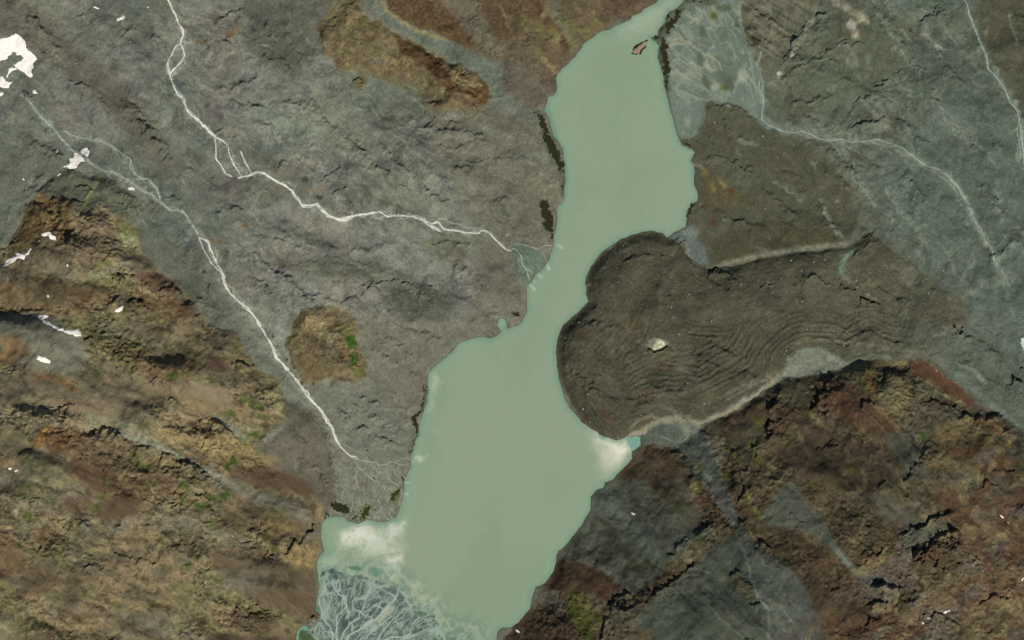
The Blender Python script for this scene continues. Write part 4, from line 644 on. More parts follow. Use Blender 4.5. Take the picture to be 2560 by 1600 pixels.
# ---------------------------------------------------------------- materials
def lin(c):
    c = np.clip(np.asarray(c, np.float32)/255., 0, 1); return np.where(c <= .04045, c/12.92, ((c+.055)/1.055)**2.4)
GAIN = np.array([1.0, 1.055, .98], np.float32)
def new_mat(name):
    m = bpy.data.materials.new(name); m.use_nodes = True; n_ = m.node_tree; n_.nodes.clear()
    o = n_.nodes.new("ShaderNodeOutputMaterial"); b = n_.nodes.new("ShaderNodeBsdfPrincipled"); n_.links.new(b.outputs[0], o.inputs[0])
    b.inputs['Specular IOR Level'].default_value = .15
    return m, n_, b
def N(n_, kind, **kw):
    x = n_.nodes.new(kind)
    for k, v in kw.items(): setattr(x, k, v)
    return x
def ground_mat(name, grain=.35, bump=.5, attr=True, base=(100, 100, 90), rough_=.95, scale=.42, ov=.07):
    m, n_, b = new_mat(name); L = n_.links.new; b.inputs['Roughness'].default_value = rough_
    tc = N(n_, "ShaderNodeNewGeometry")
    if attr: a = N(n_, "ShaderNodeVertexColor", layer_name="ground"); src = a.outputs[0]
    else:
        a = N(n_, "ShaderNodeRGB"); a.outputs[0].default_value = (*lin(base), 1); src = a.outputs[0]
    nz = N(n_, "ShaderNodeTexNoise"); nz.inputs['Scale'].default_value = scale; nz.inputs['Detail'].default_value = 5; nz.inputs['Roughness'].default_value = .7
    L(tc.outputs['Position'], nz.inputs['Vector'])
    mr_ = N(n_, "ShaderNodeMapRange"); mr_.inputs['From Min'].default_value = .32; mr_.inputs['From Max'].default_value = .68
    mr_.inputs['To Min'].default_value = 1-grain; mr_.inputs['To Max'].default_value = 1+grain; L(nz.outputs[0], mr_.inputs['Value'])
    mx = N(n_, "ShaderNodeVectorMath", operation='SCALE'); L(src, mx.inputs[0]); L(mr_.outputs[0], mx.inputs['Scale'])
    nz2 = N(n_, "ShaderNodeTexNoise"); nz2.inputs['Scale'].default_value = .11; nz2.inputs['Detail'].default_value = 6; L(tc.outputs['Position'], nz2.inputs['Vector'])
    hs = N(n_, "ShaderNodeMixRGB", blend_type='OVERLAY'); hs.inputs[0].default_value = ov; L(mx.outputs[0], hs.inputs[1]); L(nz2.outputs[1], hs.inputs[2])
    L(hs.outputs[0], b.inputs['Base Color'])
    bp = N(n_, "ShaderNodeBump"); bp.inputs['Strength'].default_value = bump; bp.inputs['Distance'].default_value = 1.2; L(nz.outputs[0], bp.inputs['Height']); L(bp.outputs[0], b.inputs['Normal'])
    return m
M_gravel = ground_mat("moraine_gravel", .28, .6); M_lobe = ground_mat("dark_rubble", .5, .9, scale=.4); M_hill = ground_mat("weathered_rock", .3, .8)
M_fan = ground_mat("outwash_silt", .16, .3); M_water = ground_mat("silty_lake_water", .012, .0, rough_=.35, scale=.2)
M_snow = ground_mat("old_snow", .06, .5, False, (250, 243, 232), .7); M_stream = ground_mat("foaming_meltwater", .42, .4, False, (214, 213, 198), .5, .4, .3)
M_thin = ground_mat("silty_meltwater", .22, .3, False, (158, 168, 152), .5, .5, .3); M_chan = ground_mat("delta_water", .12, .2, False, (166, 178, 168), .45, .4)
M_scrub = ground_mat("marsh_scrub", .5, 1., False, (44, 45, 25), .9, .5); M_algae = ground_mat("green_marsh", .5, 1., False, (58, 60, 24), .9, .5)
M_pond = ground_mat("pond_water", .04, 0, False, (160, 167, 134), .3); M_ice = ground_mat("pond_ice", .1, .3, False, (196, 214, 200), .4); M_teal = ground_mat("clear_meltwater", .15, 0, False, (122, 160, 146), .3)
M_isle = ground_mat("sandy_islet", .3, .6, False, (150, 130, 108), .95); M_bould = ground_mat("pale_boulder", .3, .5, False, (158, 154, 138), .9, .8); M_dark = ground_mat("dark_boulder", .3, .5, False, (58, 54, 44), .9, .8)
M_crag = ground_mat("outcrop_rock", .45, 1., True)

# ---------------------------------------------------------------- mesh building
coll = SC.collection
def link(name, me, mat, kind=None, label=None, cat=None, group=None, parent=None):
    o = bpy.data.objects.new(name, me); coll.objects.link(o)
    if mat is not None and len(me.materials) == 0: me.materials.append(mat)
    if kind: o['kind'] = kind
    if label: o['label'] = label
    if cat: o['category'] = cat
    if group: o['group'] = group
    if parent: o.parent = parent
    return o
def mesh_from(name, V, Fq, nrm=None, colr=None):
    """V (n,3) world; Fq (m,4) or (m,3)"""
    me = bpy.data.meshes.new(name); k = Fq.shape[1]
    me.vertices.add(len(V)); me.vertices.foreach_set('co', np.ascontiguousarray(V, np.float32).ravel())
    me.loops.add(Fq.size); me.loops.foreach_set('vertex_index', np.ascontiguousarray(Fq, np.int32).ravel())
    me.polygons.add(len(Fq)); me.polygons.foreach_set('loop_start', np.arange(0, Fq.size, k, dtype=np.int32))
    me.polygons.foreach_set('use_smooth', np.ones(len(Fq), bool))
    me.update(calc_edges=True)
    if colr is not None:
        at = me.color_attributes.new("ground", 'FLOAT_COLOR', 'POINT')
        at.data.foreach_set('color', np.concatenate([colr, np.ones((len(V), 1), np.float32)], 1).astype(np.float32).ravel())
    if nrm is not None: me.normals_split_custom_set_from_vertices(nrm.astype(np.float32).reshape(-1, 3))
    return me
gy_, gx_ = np.gradient(H, GY, GX)
NRM = np.stack([-gx_, gy_, np.ones_like(H)], -1); NRM /= np.linalg.norm(NRM, axis=-1, keepdims=True)
WV = np.stack([X-1280, 800-Y, H], -1)
IDX = np.arange(NX*NY).reshape(NY, NX)
QD = np.stack([IDX[1:, :-1], IDX[1:, 1:], IDX[:-1, 1:], IDX[:-1, :-1]], -1)       # counter-clockwise seen from above
LCOL = lin(C)*GAIN
def cellv(a): return (a[:-1, :-1]+a[1:, :-1]+a[:-1, 1:]+a[1:, 1:])*.25
def sub(name, mask, mat, V=WV, nr=NRM, colr=LCOL, **kw):
    f = QD[mask]
    if not len(f): return None
    used, inv = np.unique(f, return_inverse=True)
    me = mesh_from(name, V.reshape(-1, 3)[used], inv.reshape(-1, 4), nr.reshape(-1, 3)[used] if nr is not None else None, colr.reshape(-1, 3)[used])
    return link(name, me, mat, **kw)
cdl, cdd, cdlobe, clh, crh, cdk, cdr, cdn, cdf, cdsf, cdg, cX, cY, cH = map(cellv, (dl, dd, dlobe, dlh, drh, dk, dr, dn, df, dsf, dg, X, Y, H))
reg = np.zeros(cdl.shape, np.int32)                        # 0 western moraine plain
reg[(cX+.25*(cY-500) > 1480)] = 1                          # eastern moraine plain
reg[cdsf > 0] = 2; reg[cdn > 0] = 3; reg[cdr > 0] = 4; reg[cdk > 0] = 5; reg[cdf > 0] = 6
reg[clh > 0] = 7; reg[crh > 0] = 8; reg[cdlobe > 0] = 9; reg[(cdg > 0) & (cdlobe <= 0)] = 10
reg[cdl > 0] = 11; reg[(cdl > 0) & (cdd > -8)] = 12
drop = (reg == 11) & (cdl > 26)
INFO = [("moraine_plain", M_gravel, "grey stony moraine plain with flow streaks west of the lake"), ("moraine_plain", M_gravel, "dark greenish moraine plain east of the lake"),
 ("gravel_fan", M_fan, "pale smooth gravel fan reaching the west shore"), ("hillside", M_hill, "brown and olive slope above the northwest shore"), ("ridge", M_hill, "tan grassy ridge with a red brown stripe near the top"),
 ("knoll", M_hill, "tan round knoll with green spots beside the white stream"), ("outwash_fan", M_fan, "pale blue grey outwash fan with white threads"), ("hillside", M_hill, "patchy brown and ochre hillside in the southwest"),
 ("hillside", M_hill, "dark red brown gullied hillside in the southeast"), ("debris_lobe", M_lobe, "dark rounded debris lobe pushing into the lake"), ("scree_slope", M_gravel, "blue grey scree tongue widening down to the river mouth"),
 ("lake_bed", M_fan, "shallow lake bed along the shore"), ("river_delta", M_fan, "blue grey river delta with white branching channels")]
for i, (nm, mt, lb_) in enumerate(INFO): sub(nm, (reg == i) & ~drop, mt, kind='structure', label=lb_)
# lake surface
WZ = WV.copy(); WZ[..., 2] = .02
up_n = np.zeros_like(NRM); up_n[..., 2] = 1
sub("lake", cellv((dl > -14).astype(np.float32)) > .01, M_water, WZ, None, lin(LC)*np.array([1.03, 1.02, .99], np.float32), kind='structure', label="milky green glacial lake")
print('terrain', time.time()-T0)

def Hs(x, y):
    ix = np.clip(np.searchsorted(GX, x)-1, 0, NX-2); iy = np.clip(np.searchsorted(GY, y)-1, 0, NY-2)
    fx = (x-GX[ix])/(GX[ix+1]-GX[ix]); fy = (y-GY[iy])/(GY[iy+1]-GY[iy])
    return (H[iy, ix]*(1-fx)+H[iy, ix+1]*fx)*(1-fy)+(H[iy+1, ix]*(1-fx)+H[iy+1, ix+1]*fx)*fy
def resample(P, step):
    seg = np.hypot(*(P[1:]-P[:-1]).T); cum = np.concatenate([[0], np.cumsum(seg)]); n = max(4, int(cum[-1]/step))
    t = np.linspace(0, cum[-1], n); return np.stack([np.interp(t, cum, P[:, 0]), np.interp(t, cum, P[:, 1])], 1), t
def ribbon(P, w0, w1, seed, jit=2., zoff=.55, floor=.2):
    """wavy strip of water draped on the ground -> (verts, faces)"""
    R, t = resample(P, 2.2); n = len(R); z0 = np.zeros(n)
    jx = fbm(t, z0+seed*7.7, 22, 3, seed % 12)-.5+.5*(fbm(t, z0+seed*3.1, 7, 2, seed % 7)-.5)
    tan = np.gradient(R, axis=0); tan /= np.hypot(*tan.T)[:, None]+1e-6; nr = np.stack([-tan[:, 1], tan[:, 0]], 1)
    R = R+nr*(jx*jit*4)[:, None]
    tan = np.gradient(R, axis=0); tan /= np.hypot(*tan.T)[:, None]+1e-6; nr = np.stack([-tan[:, 1], tan[:, 0]], 1)
    wd = (w0+(w1-w0)*t/t[-1])*(.2+1.7*fbm(t, z0+seed*5.3, 11, 4, (seed+3) % 11, .6)**1.3*1.25); wd = np.maximum(wd, .7)
    wd *= np.minimum(1, np.minimum(t+2, t[-1]-t+2)/8)
    K = 3 if max(w0, w1) < 4 else 5; V = []
    for k in range(K):
        s = (k/(K-1)-.5); p = R+nr*(wd*s)[:, None]; z = np.maximum(Hs(p[:, 0], p[:, 1]), floor)+zoff*(1 if 0 < k < K-1 else .55)
        V.append(np.stack([p[:, 0]-1280, 800-p[:, 1], z], 1))
    V = np.stack(V, 1).reshape(-1, 3); i = np.arange(n-1)[:, None]*K+np.arange(K-1)[None]; i = i.ravel()
    return V, np.stack([i, i+1, i+K+1, i+K], 1)
def river(name, parts, mat, label, cat=None, kind='structure', floor=.2, zoff=.55):
    VV, FF, o = [], [], 0
    for (P, w0, w1, jit, sd) in parts:
        V, f = ribbon(Q(P) if isinstance(P, str) else P, w0, w1, sd, jit, zoff, floor); VV.append(V); FF.append(f+o); o += len(V)
    return link(name, mesh_from(name, np.concatenate(VV), np.concatenate(FF)), mat, kind=kind, label=label)
def strands(s, w0, w1, n, amp, seed, jit=1.):
    """n braiding threads about a centre line"""
    P = Q(s); n, w0, w1, amp = (n+2, w0*.56, w1*.56, max(amp, w0*.62)) if w0 > 2.5 else (n+1, w0*.85, w1*.85, max(amp, 2.2)); R, t = resample(P, 5.); tan = np.gradient(R, axis=0); tan /= np.hypot(*tan.T)[:, None]; nr = np.stack([-tan[:, 1], tan[:, 0]], 1); out = []
    for k in range(n):
        a = (fbm(t, 0*t+k*13.3+seed, 26, 3, (seed+k) % 12)-.5)*2*amp*1.6
        out.append((R+nr*a[:, None], w0*(1 if k == 0 else .6), w1*(1 if k == 0 else .6), jit, seed+k))
    return out
river("stream", strands("A 782 -20 805 30 830 70 845 110 865 145 868 165 855 205 870 235 875 265 860 290 830 320 805 350 810 370 825 410 840 440 870 465", 4.5, 3.2, 1, 0, 1)
 + strands("A 855 205 825 225 815 260 795 300 800 345 805 355", 2, 2, 2, 3, 3) + strands("A 870 465 880 520 905 540 940 570", 3, 4, 3, 5, 5)
 + strands("A 930 560 985 620 1020 650", 7, 6, 1, 0, 8) + strands("A 1018 650 1018 700 1022 750 1050 790 1065 820 1100 838", 2.4, 1.8, 1, 0, 9) + strands("A 1020 650 1050 665 1080 690 1085 730 1100 770 1130 820 1150 838", 2.6, 1.8, 1, 0, 10)
 + strands("A 1135 712 1150 750 1170 790 1190 825", 2, 2, 1, 0, 11) + strands("A 1120 842 1170 835 1210 815 1240 815 1290 845 1330 870 1380 900", 4, 5.5, 2, 2.5, 12)
 + strands("A 1375 895 1395 935 1430 970 1460 975 1500 960 1530 1000 1560 1025 1610 1040 1640 1035 1680 1018 1740 1010", 5.5, 5, 2, 2, 14) + strands("A 1540 1015 1600 1045 1640 1038", 4, 3, 2, 3, 16)
 + strands("A 1735 1010 1800 1005 1830 1020 1900 1015 1950 1020 2000 1040 2050 1075 2085 1095", 4, 3.5, 3, 4.5, 18) + strands("A 2030 1060 2070 1050 2100 1085 2150 1090 2200 1100 2260 1105 2280 1085 2320 1105 2350 1140 2390 1180 2419 1188", 3, 2, 2, 2.5, 22),
 M_stream, "bright white meltwater stream running from the top edge to the west shore")
river("stream", strands("21 -15 832 20 836 40 850 85 910 95 980 120 1020 180 1050 200 1080", 2.6, 1.4, 1, 0, 25) + strands("21 95 980 140 1060 170 1150", 1.6, 1, 2, 3, 26)
 + strands("21 0 790 100 800 180 820 240 850 300 810 390 805", 1.3, 1.3, 1, 0, 27) + strands("11 1640 575 1700 560 1800 560 1860 595 1940 610 2000 635 2110 645", 1.6, 1.3, 1, 0, 28), M_thin, "thin pale channels of the stream mouth on the west shore")
river("stream", strands("A 100 440 150 500 200 550 250 600 290 650 350 715 400 740", 2, 3, 2, 4, 30) + strands("A 300 620 340 640 400 655 470 660 530 690 580 730 620 755 615 790 650 830 700 850 740 890 760 950", 1.8, 2, 2, 2.5, 32)
 + strands("A 400 740 430 770 470 800 540 820 600 850 660 890 720 920 760 960", 3, 3, 2, 3.5, 34) + strands("A 620 850 700 845 745 890 755 950", 1.8, 1.8, 1, 2, 36)
 + strands("A 760 955 800 995 860 995 885 1020 920 1080 940 1120", 3, 2.4, 1, 0, 37), M_thin, "silty grey stream from the snow patch along the southwest hill foot")
river("stream", strands("A 940 1120 980 1140 1000 1190 1020 1230 1030 1250", 2.2, 2.4, 3, 4, 40) + strands("A 938 1118 960 1180 1000 1240 1040 1280", 1.6, 1.8, 1, 0, 44) + strands("A 1030 1250 1050 1290 1065 1350 1100 1400", 4, 4.5, 1, 0, 45)
 + strands("A 1095 1390 1150 1440 1190 1480 1215 1512|C 1230 30 1250 60 1290 130", 3.2, 5, 2, 3, 46) + strands("C 1285 120 1310 180 1360 240", 6, 4.5, 1, 0, 48) + strands("C 1350 225 1400 280 1430 320", 3.6, 3.6, 2, 4, 49)
 + strands("C 1425 315 1460 370 1530 450 1570 520 1600 590", 6, 5, 1, 0, 51) + strands("C 1595 580 1620 610 1650 640 1690 658", 3, 2.6, 3, 3, 52), M_stream, "bright straight meltwater stream ending on the pale gravel fan")
river("stream", [(s_, a_, b_, 2.2, 60+i) for i, (s_, a_, b_) in enumerate([("C 1685 655 1740 668 1800 680 1860 672 1935 690", 2, 1.2), ("C 1675 655 1690 700 1730 730 1790 770 1850 830", 1.5, 1), ("C 1740 670 1790 720 1850 760 1890 790", 1, .8),
   ("C 1560 500 1600 570 1660 600 1720 640 1745 665", 1, 1), ("C 1860 672 1900 650 1940 655", 1, .8), ("C 1690 700 1680 780 1660 850 1665 900", .9, .9), ("C 1850 830 1810 880 1800 920 1790 950", 1.3, 1), ("C 1810 880 1780 910 1760 950", 1, .9),
   ("C 1800 880 1840 910 1850 950", 1.2, 1), ("C 1790 840 1800 900 1830 940 1840 955", 1.3, 1), ("C 1830 890 1870 910 1890 935", 1, 1), ("C 1665 880 1660 910 1670 940", 1, 1), ("C 1680 890 1690 930 1690 950", 1, 1), ("C 1850 760 1890 800 1900 830", 1, .8),
   ("C 1870 700 1910 740 1925 760", 1, .8)])], M_thin, "fine branching channels at the tip of the pale gravel fan")
river("stream", strands("B 2125 -20 2150 30 2165 80 2180 120 2210 200 2240 270 2250 330 2290 370 2320 410 2350 480 2390 530", 3, 3, 1, 0, 80) + strands("B 2200 180 2230 240 2250 300", 1.6, 1.6, 1, 2, 82)
 + strands("B 2385 525 2400 600 2410 690 2419 780 2440 860", 2.6, 2.6, 2, 2.5, 84) + strands("B 2390 560 2385 640 2400 740", 1.2, 1.2, 1, 0, 86), M_thin, "white stream winding down near the right edge")
river("stream", strands("B 1165 380 1185 480 1180 560 1210 590 1290 620 1340 628 1370 622 1420 640 1480 660", 1.6, 1.8, 1, 0, 90) + strands("B 1480 662 1550 660 1600 672 1660 668 1720 658 1800 680", 1.6, 1.3, 1, 0, 91)
 + strands("B 1795 678 1870 720 1950 780 2030 810", 1.6, 1.6, 2, 3, 92) + strands("B 2025 805 2100 870 2150 960 2170 1020", 1.5, 1.5, 3, 4, 94) + strands("B 2170 1015 2210 1090 2270 1190", 1.6, 1.5, 2, 5, 97)
 + strands("B 2270 1185 2275 1225 2310 1280 2350 1360", 2, 1, 1, 0, 99), M_thin, "pale thin stream crossing the eastern moraine plain from the outwash fan")
DCH = [("E 440 1110 440 1065 430 980 400 900 320 800 305 700 280 620 320 520 345 440 340 330", 3, 2.2), ("E 320 790 345 700 335 600 325 530", 2, 2), ("E 500 1110 490 950 490 850 510 760 570 700 625 640 600 580 500 500 480 440 500 330", 3.5, 1.8),
 ("E 480 900 400 800 380 700 400 640 430 580 420 500 450 450 440 300", 1.8, 1.2), ("E 450 980 350 960 300 880 310 800", 1.5, 1.5), ("E 510 770 480 720 460 660", 1.2, 1), ("E 540 1110 560 980 650 880 740 800 800 760 900 680 1000 610", 3, 1.8),
 ("E 580 1110 640 1020 760 940 850 850 950 820 1080 700 1180 600 1250 470 1255 400", 5, 3.5), ("E 800 760 820 640 900 560 960 530 960 460 1040 400", 1.8, 1.4), ("E 820 640 790 700 740 780", 1.2, 1.2), ("E 900 680 1030 590 1060 600 1130 540 1150 600", 1.4, 1),
 ("E 960 1110 1060 930 1130 850 1220 780 1280 720", 3, 1.4), ("E 740 1110 820 1030 900 980 1000 900 1100 820", 3, 2.2), ("E 930 1110 1150 1030 1350 1030 1450 1000 1560 990", 3.6, 2), ("E 1340 1040 1380 940 1420 870 1490 790 1480 760", 2.6, 1.6),
 ("E 1080 980 1180 930 1250 850", 1.5, 1), ("E 1040 1000 1160 960 1240 960", 1.4, 1), ("E 230 1065 225 960 250 900 300 840", 1.2, 1), ("E 280 1000 270 920 310 850", 1, .9), ("E 700 1065 800 960 850 920 920 850 900 960", 1.6, 1.2), ("E 960 460 1000 520 1030 590 1000 610", 1.3, 1),
 ("E 1080 700 1110 660 1120 560 1100 540", 1.2, 1), ("E 620 700 560 760 520 820 500 880", 1.8, 1.6), ("E 590 600 620 520 600 480", 1, 1), ("E 1130 850 1200 830 1300 780 1340 700", 1.2, 1), ("E 1480 680 1560 640 1640 620 1700 580", 1.3, 1), ("E 1380 650 1460 700 1560 690 1680 650", 1.1, 1),
 ("E 1560 990 1600 900 1680 820 1700 760", 1.3, 1), ("E 1620 1065 1700 980 1780 960", 1.3, 1), ("E 470 640 500 560 480 500", 1, 1), ("E 370 720 350 640 400 600", 1, 1), ("E 650 880 700 820 760 800 780 700", 1.3, 1)]
for i, (s_, a_, b_) in enumerate(DCH):
    river("delta_channel", [(s_, a_*.72, b_*.72, 1.6, 110+i), (Q(s_)+np.array([2.5, 1.5]), a_*.4, b_*.4, 2.6, 150+i)], M_chan, None, floor=.1, zoff=.35)

# ---------------------------------------------------------------- patches: snow, scrub, ponds, islet
def patch(name, P, mat, thick, step=1.5, wamp=1.5, seed=0, prop=None, edge=.35, lump=.3, water=None, jag=6, **kw):
    P = Q(P) if isinstance(P, str) else P
    x = np.arange(P[:, 0].min()-6, P[:, 0].max()+6, step); y = np.arange(P[:, 1].min()-6, P[:, 1].max()+6, step); px, py = np.meshgrid(x, y)
    wx = (fbm(px, py, jag, 3, seed % 12)-.5)*2*wamp*2; wy = (fbm(px, py, jag, 3, (seed+5) % 12)-.5)*2*wamp*2
    d = polydist(px+wx, py+wy, P, True); h = Hs(px, py)
    if name == 'shore_scrub': d = d-1.2-7*np.clip(fbm(px, py, 9, 3, 6)-.52, 0, 1)*2
    if water is None:
        z = np.maximum(h, .02)+np.clip(d*edge, -1.2, 1)*thick*.7+np.where(d > 0, (fbm(px, py, 4, 3, seed % 9)-.4)*lump*np.minimum(1, d/2), 0)
    else: z = np.full(px.shape, water)
    keep = d > -1.6
    c = keep[1:, 1:] & keep[:-1, :-1] & keep[1:, :-1] & keep[:-1, 1:]
    I = np.arange(px.size).reshape(px.shape); f = np.stack([I[1:, :-1], I[1:, 1:], I[:-1, 1:], I[:-1, :-1]], -1)[c]
    if not len(f): return None
    used, inv = np.unique(f, return_inverse=True); V = np.stack([px-1280, 800-py, z], -1).reshape(-1, 3)[used]
    return link(name, mesh_from(name, V, inv.reshape(-1, 4)), mat, **kw)
def spot(f, x, y, r, e=1.):
    a = np.linspace(0, 6.28, 9)[:-1]; x0, y0, k = F[f]; return np.stack([x0+x/k+np.cos(a)*r*e, y0+y/k+np.sin(a)*r], 1)
SN = [("00 -60 375 100 350 150 318 190 345 240 390 255 460 320 510 352 560 320 600 325 640 295 660 312 720 290 738 230 690 160 640 135 615 165 600 215 570 222 545 190 520 160 525 150 500 120 490 110 520 80 530 70 560 30 570 -60 600", "largest snow patch with a notched edge, cut by the left edge"),
 ("00 55 730 80 700 90 650 110 635 150 640 165 655 120 670 100 690 70 732", "narrow snow tongue joining two larger snow patches"),
 ("00 -60 722 35 728 60 770 120 780 95 800 85 832 45 838 10 822 -60 822", "small ragged snow patch directly below the largest one"), ("00 -60 880 28 872 36 895 -5 918 -60 930", "low snow patch at the left edge under the ragged one"),
 ("00 312 870 322 848 362 882 355 890 320 890", "tiny square snow patch at the head of the silty stream"), ("00 1105 190 1120 172 1165 148 1180 160 1178 185 1140 195 1118 204", "lone cream snow patch left of the bright stream near the top"),
 ("00 878 62 900 68 960 80 925 84 895 78", "hairline snow sliver near the top left"), ("00 1385 66 1400 64 1416 70 1412 76", "tiny snow fleck just left of the stream at the top"),
 ("00 522 1430 548 1413 564 1430 545 1446 525 1442", "small snow spot left of the stream crossing snow"), ("00 765 1415 825 1392 850 1440 832 1482 800 1460 770 1440", "snow patch on the right bank where the stream cuts through"),
 ("00 700 1450 730 1445 770 1470 805 1512|01 808 12 760 20 742 40 720 82 650 84 640 76 595 66 650 45 668 24 660 -6|00 700 1490", "ragged snow patch on the left bank where the stream cuts through"),
 ("01 536 148 560 130 580 122 574 140 545 152", "thin snow streak just below the streamside snow"), ("01 214 178 238 184 242 192 222 194", "tiny paired snow flecks near the left edge"),
 ("01 1213 262 1245 254 1280 275 1262 290 1225 286", "oval snow patch beside the silty stream"), ("01 388 706 440 690 480 670 492 690 496 708 530 722 540 766 522 755 490 750 475 745 478 728 470 715 420 722", "winged snow patch on the brown hilltop"),
 ("01 20 1012 45 990 50 965 80 932 130 925 160 915 165 900 148 878 190 885 235 895 262 880 270 855 300 832 306 845 284 878 286 893 245 905 236 944 200 930 165 935 140 960 110 980 60 1002", "long jagged snow patch near the left edge of the brown hill"),
 (spot('01', 650, 997, 2.6), "snow speck on brown rock right of the jagged patch"), (spot('01', 463, 1285, 3.6), "snow spot above the triangular snow patch"), (spot('01', 378, 768, 2.), "snow speck below the winged snow patch"),
 ("01 368 1464 420 1460 482 1474 430 1502 402 1508 378 1490", "triangular snow patch on grey brown scree"), ("01 1090 1422 1130 1400 1160 1375 1182 1382 1160 1430 1112 1436", "grey snow wedge beside the round dark crag"),
 ("02 408 0 440 -4 490 25 540 55 590 80 610 78 620 96 690 98 760 88 775 110 790 156 740 150 690 138 620 112 560 96 500 60 470 44 425 22", "long curved snow bank ending in a hook"), ("02 372 328 405 345 455 352 496 388 482 407 420 395 375 378 362 366 378 352", "bright snow patch below the long curved snow bank"),
 ("02 100 1392 118 1380 138 1392 122 1412", "left of two small snow spots near the left edge"), ("02 163 1414 185 1408 200 1416 178 1432", "right of two small snow spots near the left edge"), ("02 -20 1345 5 1350 18 1372 5 1378 -20 1360", "tiny snow chip on the left edge above the two spots"),
 ("23 1118 305 1135 298 1160 318 1155 332 1135 325", "white snow fleck on the lakeside scree"), ("23 32 1410 55 1412 76 1430 70 1442 45 1432", "white snow fleck at the bottom beside the lake"),
 ("33 1622 1250 1640 1230 1690 1216 1700 1222 1660 1238 1632 1254", "thin snow crescent on the southeast ridge"), ("33 1425 1326 1440 1325 1446 1345 1434 1348", "snow fleck left of the southeast crescent"), ("33 1472 1288 1510 1276 1500 1288 1478 1298", "faint snow fleck above left of the crescent"),
 ("33 2160 325 2195 330 2210 355 2190 352", "upper snow sliver on the right slope"), ("33 2232 372 2256 395 2250 404", "lower snow sliver on the right slope"), ("33 2362 935 2390 905 2396 915 2376 940", "snow sliver at the right edge"), (spot('33', 1912, 798, 2.2), "snow speck on tan rock left of the right edge sliver"),
 ("20 0 0 1 1 2 0", None)]
for i, (s_, lb_) in enumerate(SN[:-1]): patch("snow_patch", s_, M_snow, 1.3, 1.25, 1.2, i, edge=.6, lump=.5, cat="snow patch", label=lb_, group="snow patches on the mountainsides")
for i, (s_, m_, lb_) in enumerate(SCR): patch("shore_scrub", s_, M_scrub if m_ == 's' else M_algae, .9, 1.25, 4.6, i+3, edge=.5, lump=2.2, jag=6, kind='stuff', label=lb_)
patch("island", "20 1128 510 1135 465 1160 440 1200 410 1240 385 1280 372 1285 385 1265 405 1270 440 1240 470 1215 510 1165 520", M_scrub, 1.2, 1.5, 1.5, 4, kind='structure', label="small islet near the lake head")
patch("island_crown", "20 1134 506 1143 466 1200 422 1242 392 1270 388 1262 440 1228 470 1208 507 1160 514", M_isle, 2.4, 1.5, 1., 5, lump=1., kind='structure', label="sandy pink top of the small islet")
pz = float(Hs(np.array([1647.]), np.array([862.]))[0])
patch("meltwater_pond", "G 1110 765 1040 740 1075 680 1110 620 1130 560 1160 530 1240 555 1290 600 1318 660 1270 710 1180 758", M_pond, .5, 1.2, .5, 6, edge=.8, lump=0, cat="pond", label="pale green meltwater pond in a pit on the dark debris lobe")
patch("meltwater_pond", "22 1068 1112 1110 1110 1190 1098 1215 1110 1200 1180 1165 1190 1150 1225 1125 1230 1105 1170", M_teal, .4, 1.2, 1., 7, edge=.5, lump=0, cat="pond", label="turquoise pool where the scree stream meets the lake")
patch("meltwater_pond", "32 2385 170 2419 160 2460 200 2460 280 2419 280 2385 230", M_ice, .6, 1.3, 1., 8, edge=.5, lump=.2, cat="pond", label="icy white pond at the right edge")

# ---------------------------------------------------------------- boulders
def rock_mesh(name, seed, mat):
    import bmesh
    bm = bmesh.new(); bmesh.ops.create_icosphere(bm, subdivisions=2, radius=1.)
    r = RS(seed); off = r.rand(3)*50
    for v in bm.verts:
        k = 1+.5*(float(vn(np.array([v.co.x*1.3+off[0]]), np.array([v.co.y*1.3+v.co.z+off[1]]), seed % 9)[0])-.5); v.co *= k; v.co.z *= .7; v.co.x *= 1.15
    me = bpy.data.meshes.new(name); bm.to_mesh(me); bm.free(); me.materials.append(mat); return me
RM = [rock_mesh("boulder", s, M_bould) for s in range(1, 5)]; RD = [rock_mesh("boulder", s, M_dark) for s in range(5, 7)]
rs = RS(7)
def Msk(x, y, a): return a[np.clip(np.searchsorted(GY, y), 0, NY-1), np.clip(np.searchsorted(GX, x), 0, NX-1)]
areas = [("small pale boulder on the dark debris lobe", "boulders on the debris lobe", lambda x, y: Msk(x, y, dlobe) > 12, 90, RM),
         ("small pale boulder on the western moraine plain", "boulders on the western moraine plain", lambda x, y: (Msk(x, y, reg_v) == 0) & (x > 0), 80, RM),
         ("small pale boulder on the eastern moraine plain", "boulders on the eastern moraine plain", lambda x, y: (Msk(x, y, reg_v) == 1), 60, RM),
         ("small dark boulder on the pale gravel fan", "dark boulders on the gravel fan", lambda x, y: (Msk(x, y, dsf) > 10) & (Msk(x, y, dl) < -14), 40, RD)]
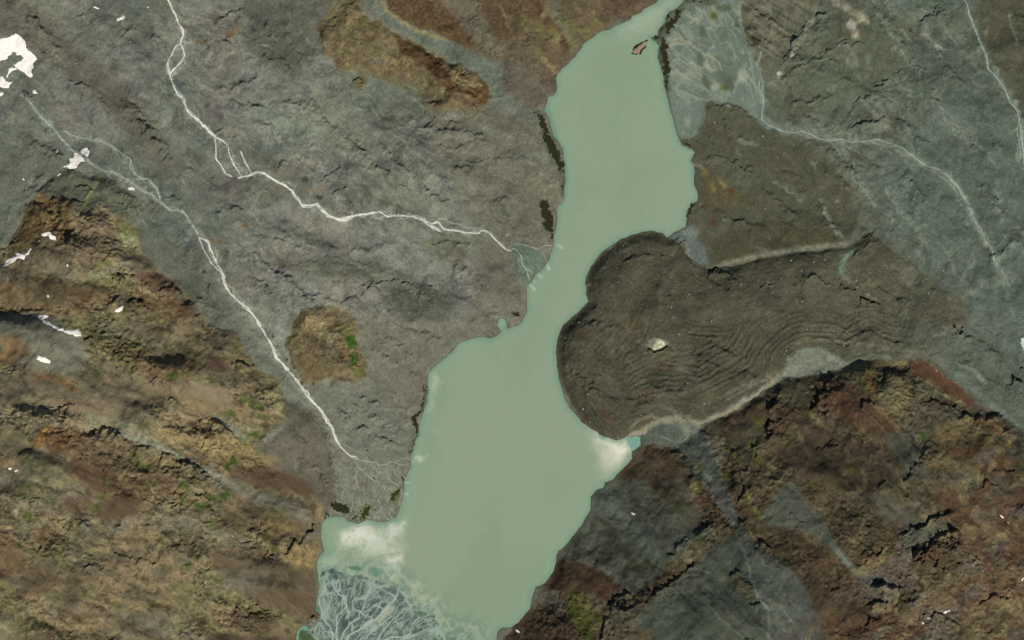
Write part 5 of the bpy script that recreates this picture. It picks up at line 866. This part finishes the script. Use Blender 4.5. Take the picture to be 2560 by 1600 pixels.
reg_v = np.zeros(X.shape, np.int32); reg_v[:-1, :-1] = reg
for lb_, gp, fn, cnt, ms in areas:
    px = rs.rand(9000)*2540+10; py = rs.rand(9000)*1580+10; k = fn(px, py); px, py = px[k][:cnt], py[k][:cnt]; hz = Hs(px, py)
    for x, y, z in zip(px, py, hz):
        s = 1.0+1.1*rs.rand()**2
        o = link("boulder", ms[rs.randint(len(ms))], None, cat="boulder", label=lb_, group=gp)
        o.location = (x-1280, 800-y, z+.25*s); o.scale = (s, s*(.8+.3*rs.rand()), s*.9); o.rotation_euler = (0, 0, rs.rand()*6.28)
# loose stones: nobody could count them
n = 260000; px = rs.rand(n)*2700-70; py = rs.rand(n)*1740-70
den = .1+.6*ss(0, 10, Msk(px, py, dlobe))+.3*(Msk(px, py, reg_v) <= 1)*ss(.4, .6, Msk(px, py, N40))+.12*(Msk(px, py, reg_v) == 8)
den *= (Msk(px, py, dl) < -6)*(Msk(px, py, dd) < -10)
k = rs.rand(n) < den*.45; px, py = px[k], py[k]; n = len(px); hz = Hs(px, py); s = .4+.75*rs.rand(n)**3; a = rs.rand(n)*6.28
oc = np.array([(1, 0, 0), (0, 1, 0), (-1, 0, 0), (0, -1, 0), (0, 0, .8), (.5, .5, .45)]); of = np.array([(0, 5, 4), (5, 1, 4), (1, 2, 4), (2, 3, 4), (3, 0, 4)])
V = np.zeros((n, 6, 3)); V[..., 0] = (px-1280)[:, None]+s[:, None]*(oc[:, 0]*np.cos(a)[:, None]-oc[:, 1]*np.sin(a)[:, None]); V[..., 1] = (800-py)[:, None]+s[:, None]*(oc[:, 0]*np.sin(a)[:, None]+oc[:, 1]*np.cos(a)[:, None]); V[..., 2] = hz[:, None]+s[:, None]*oc[:, 2]-.1
me = mesh_from("loose_stones", V.reshape(-1, 3), (np.arange(n)[:, None, None]*6+of[None]).reshape(-1, 3))
link("loose_stones", me, ground_mat("pale_stone", .35, .3, False, (128, 124, 108), .9, .5), kind='stuff', label="pale loose stones scattered over the moraine and the debris lobe")
print('done', time.time()-T0, n)
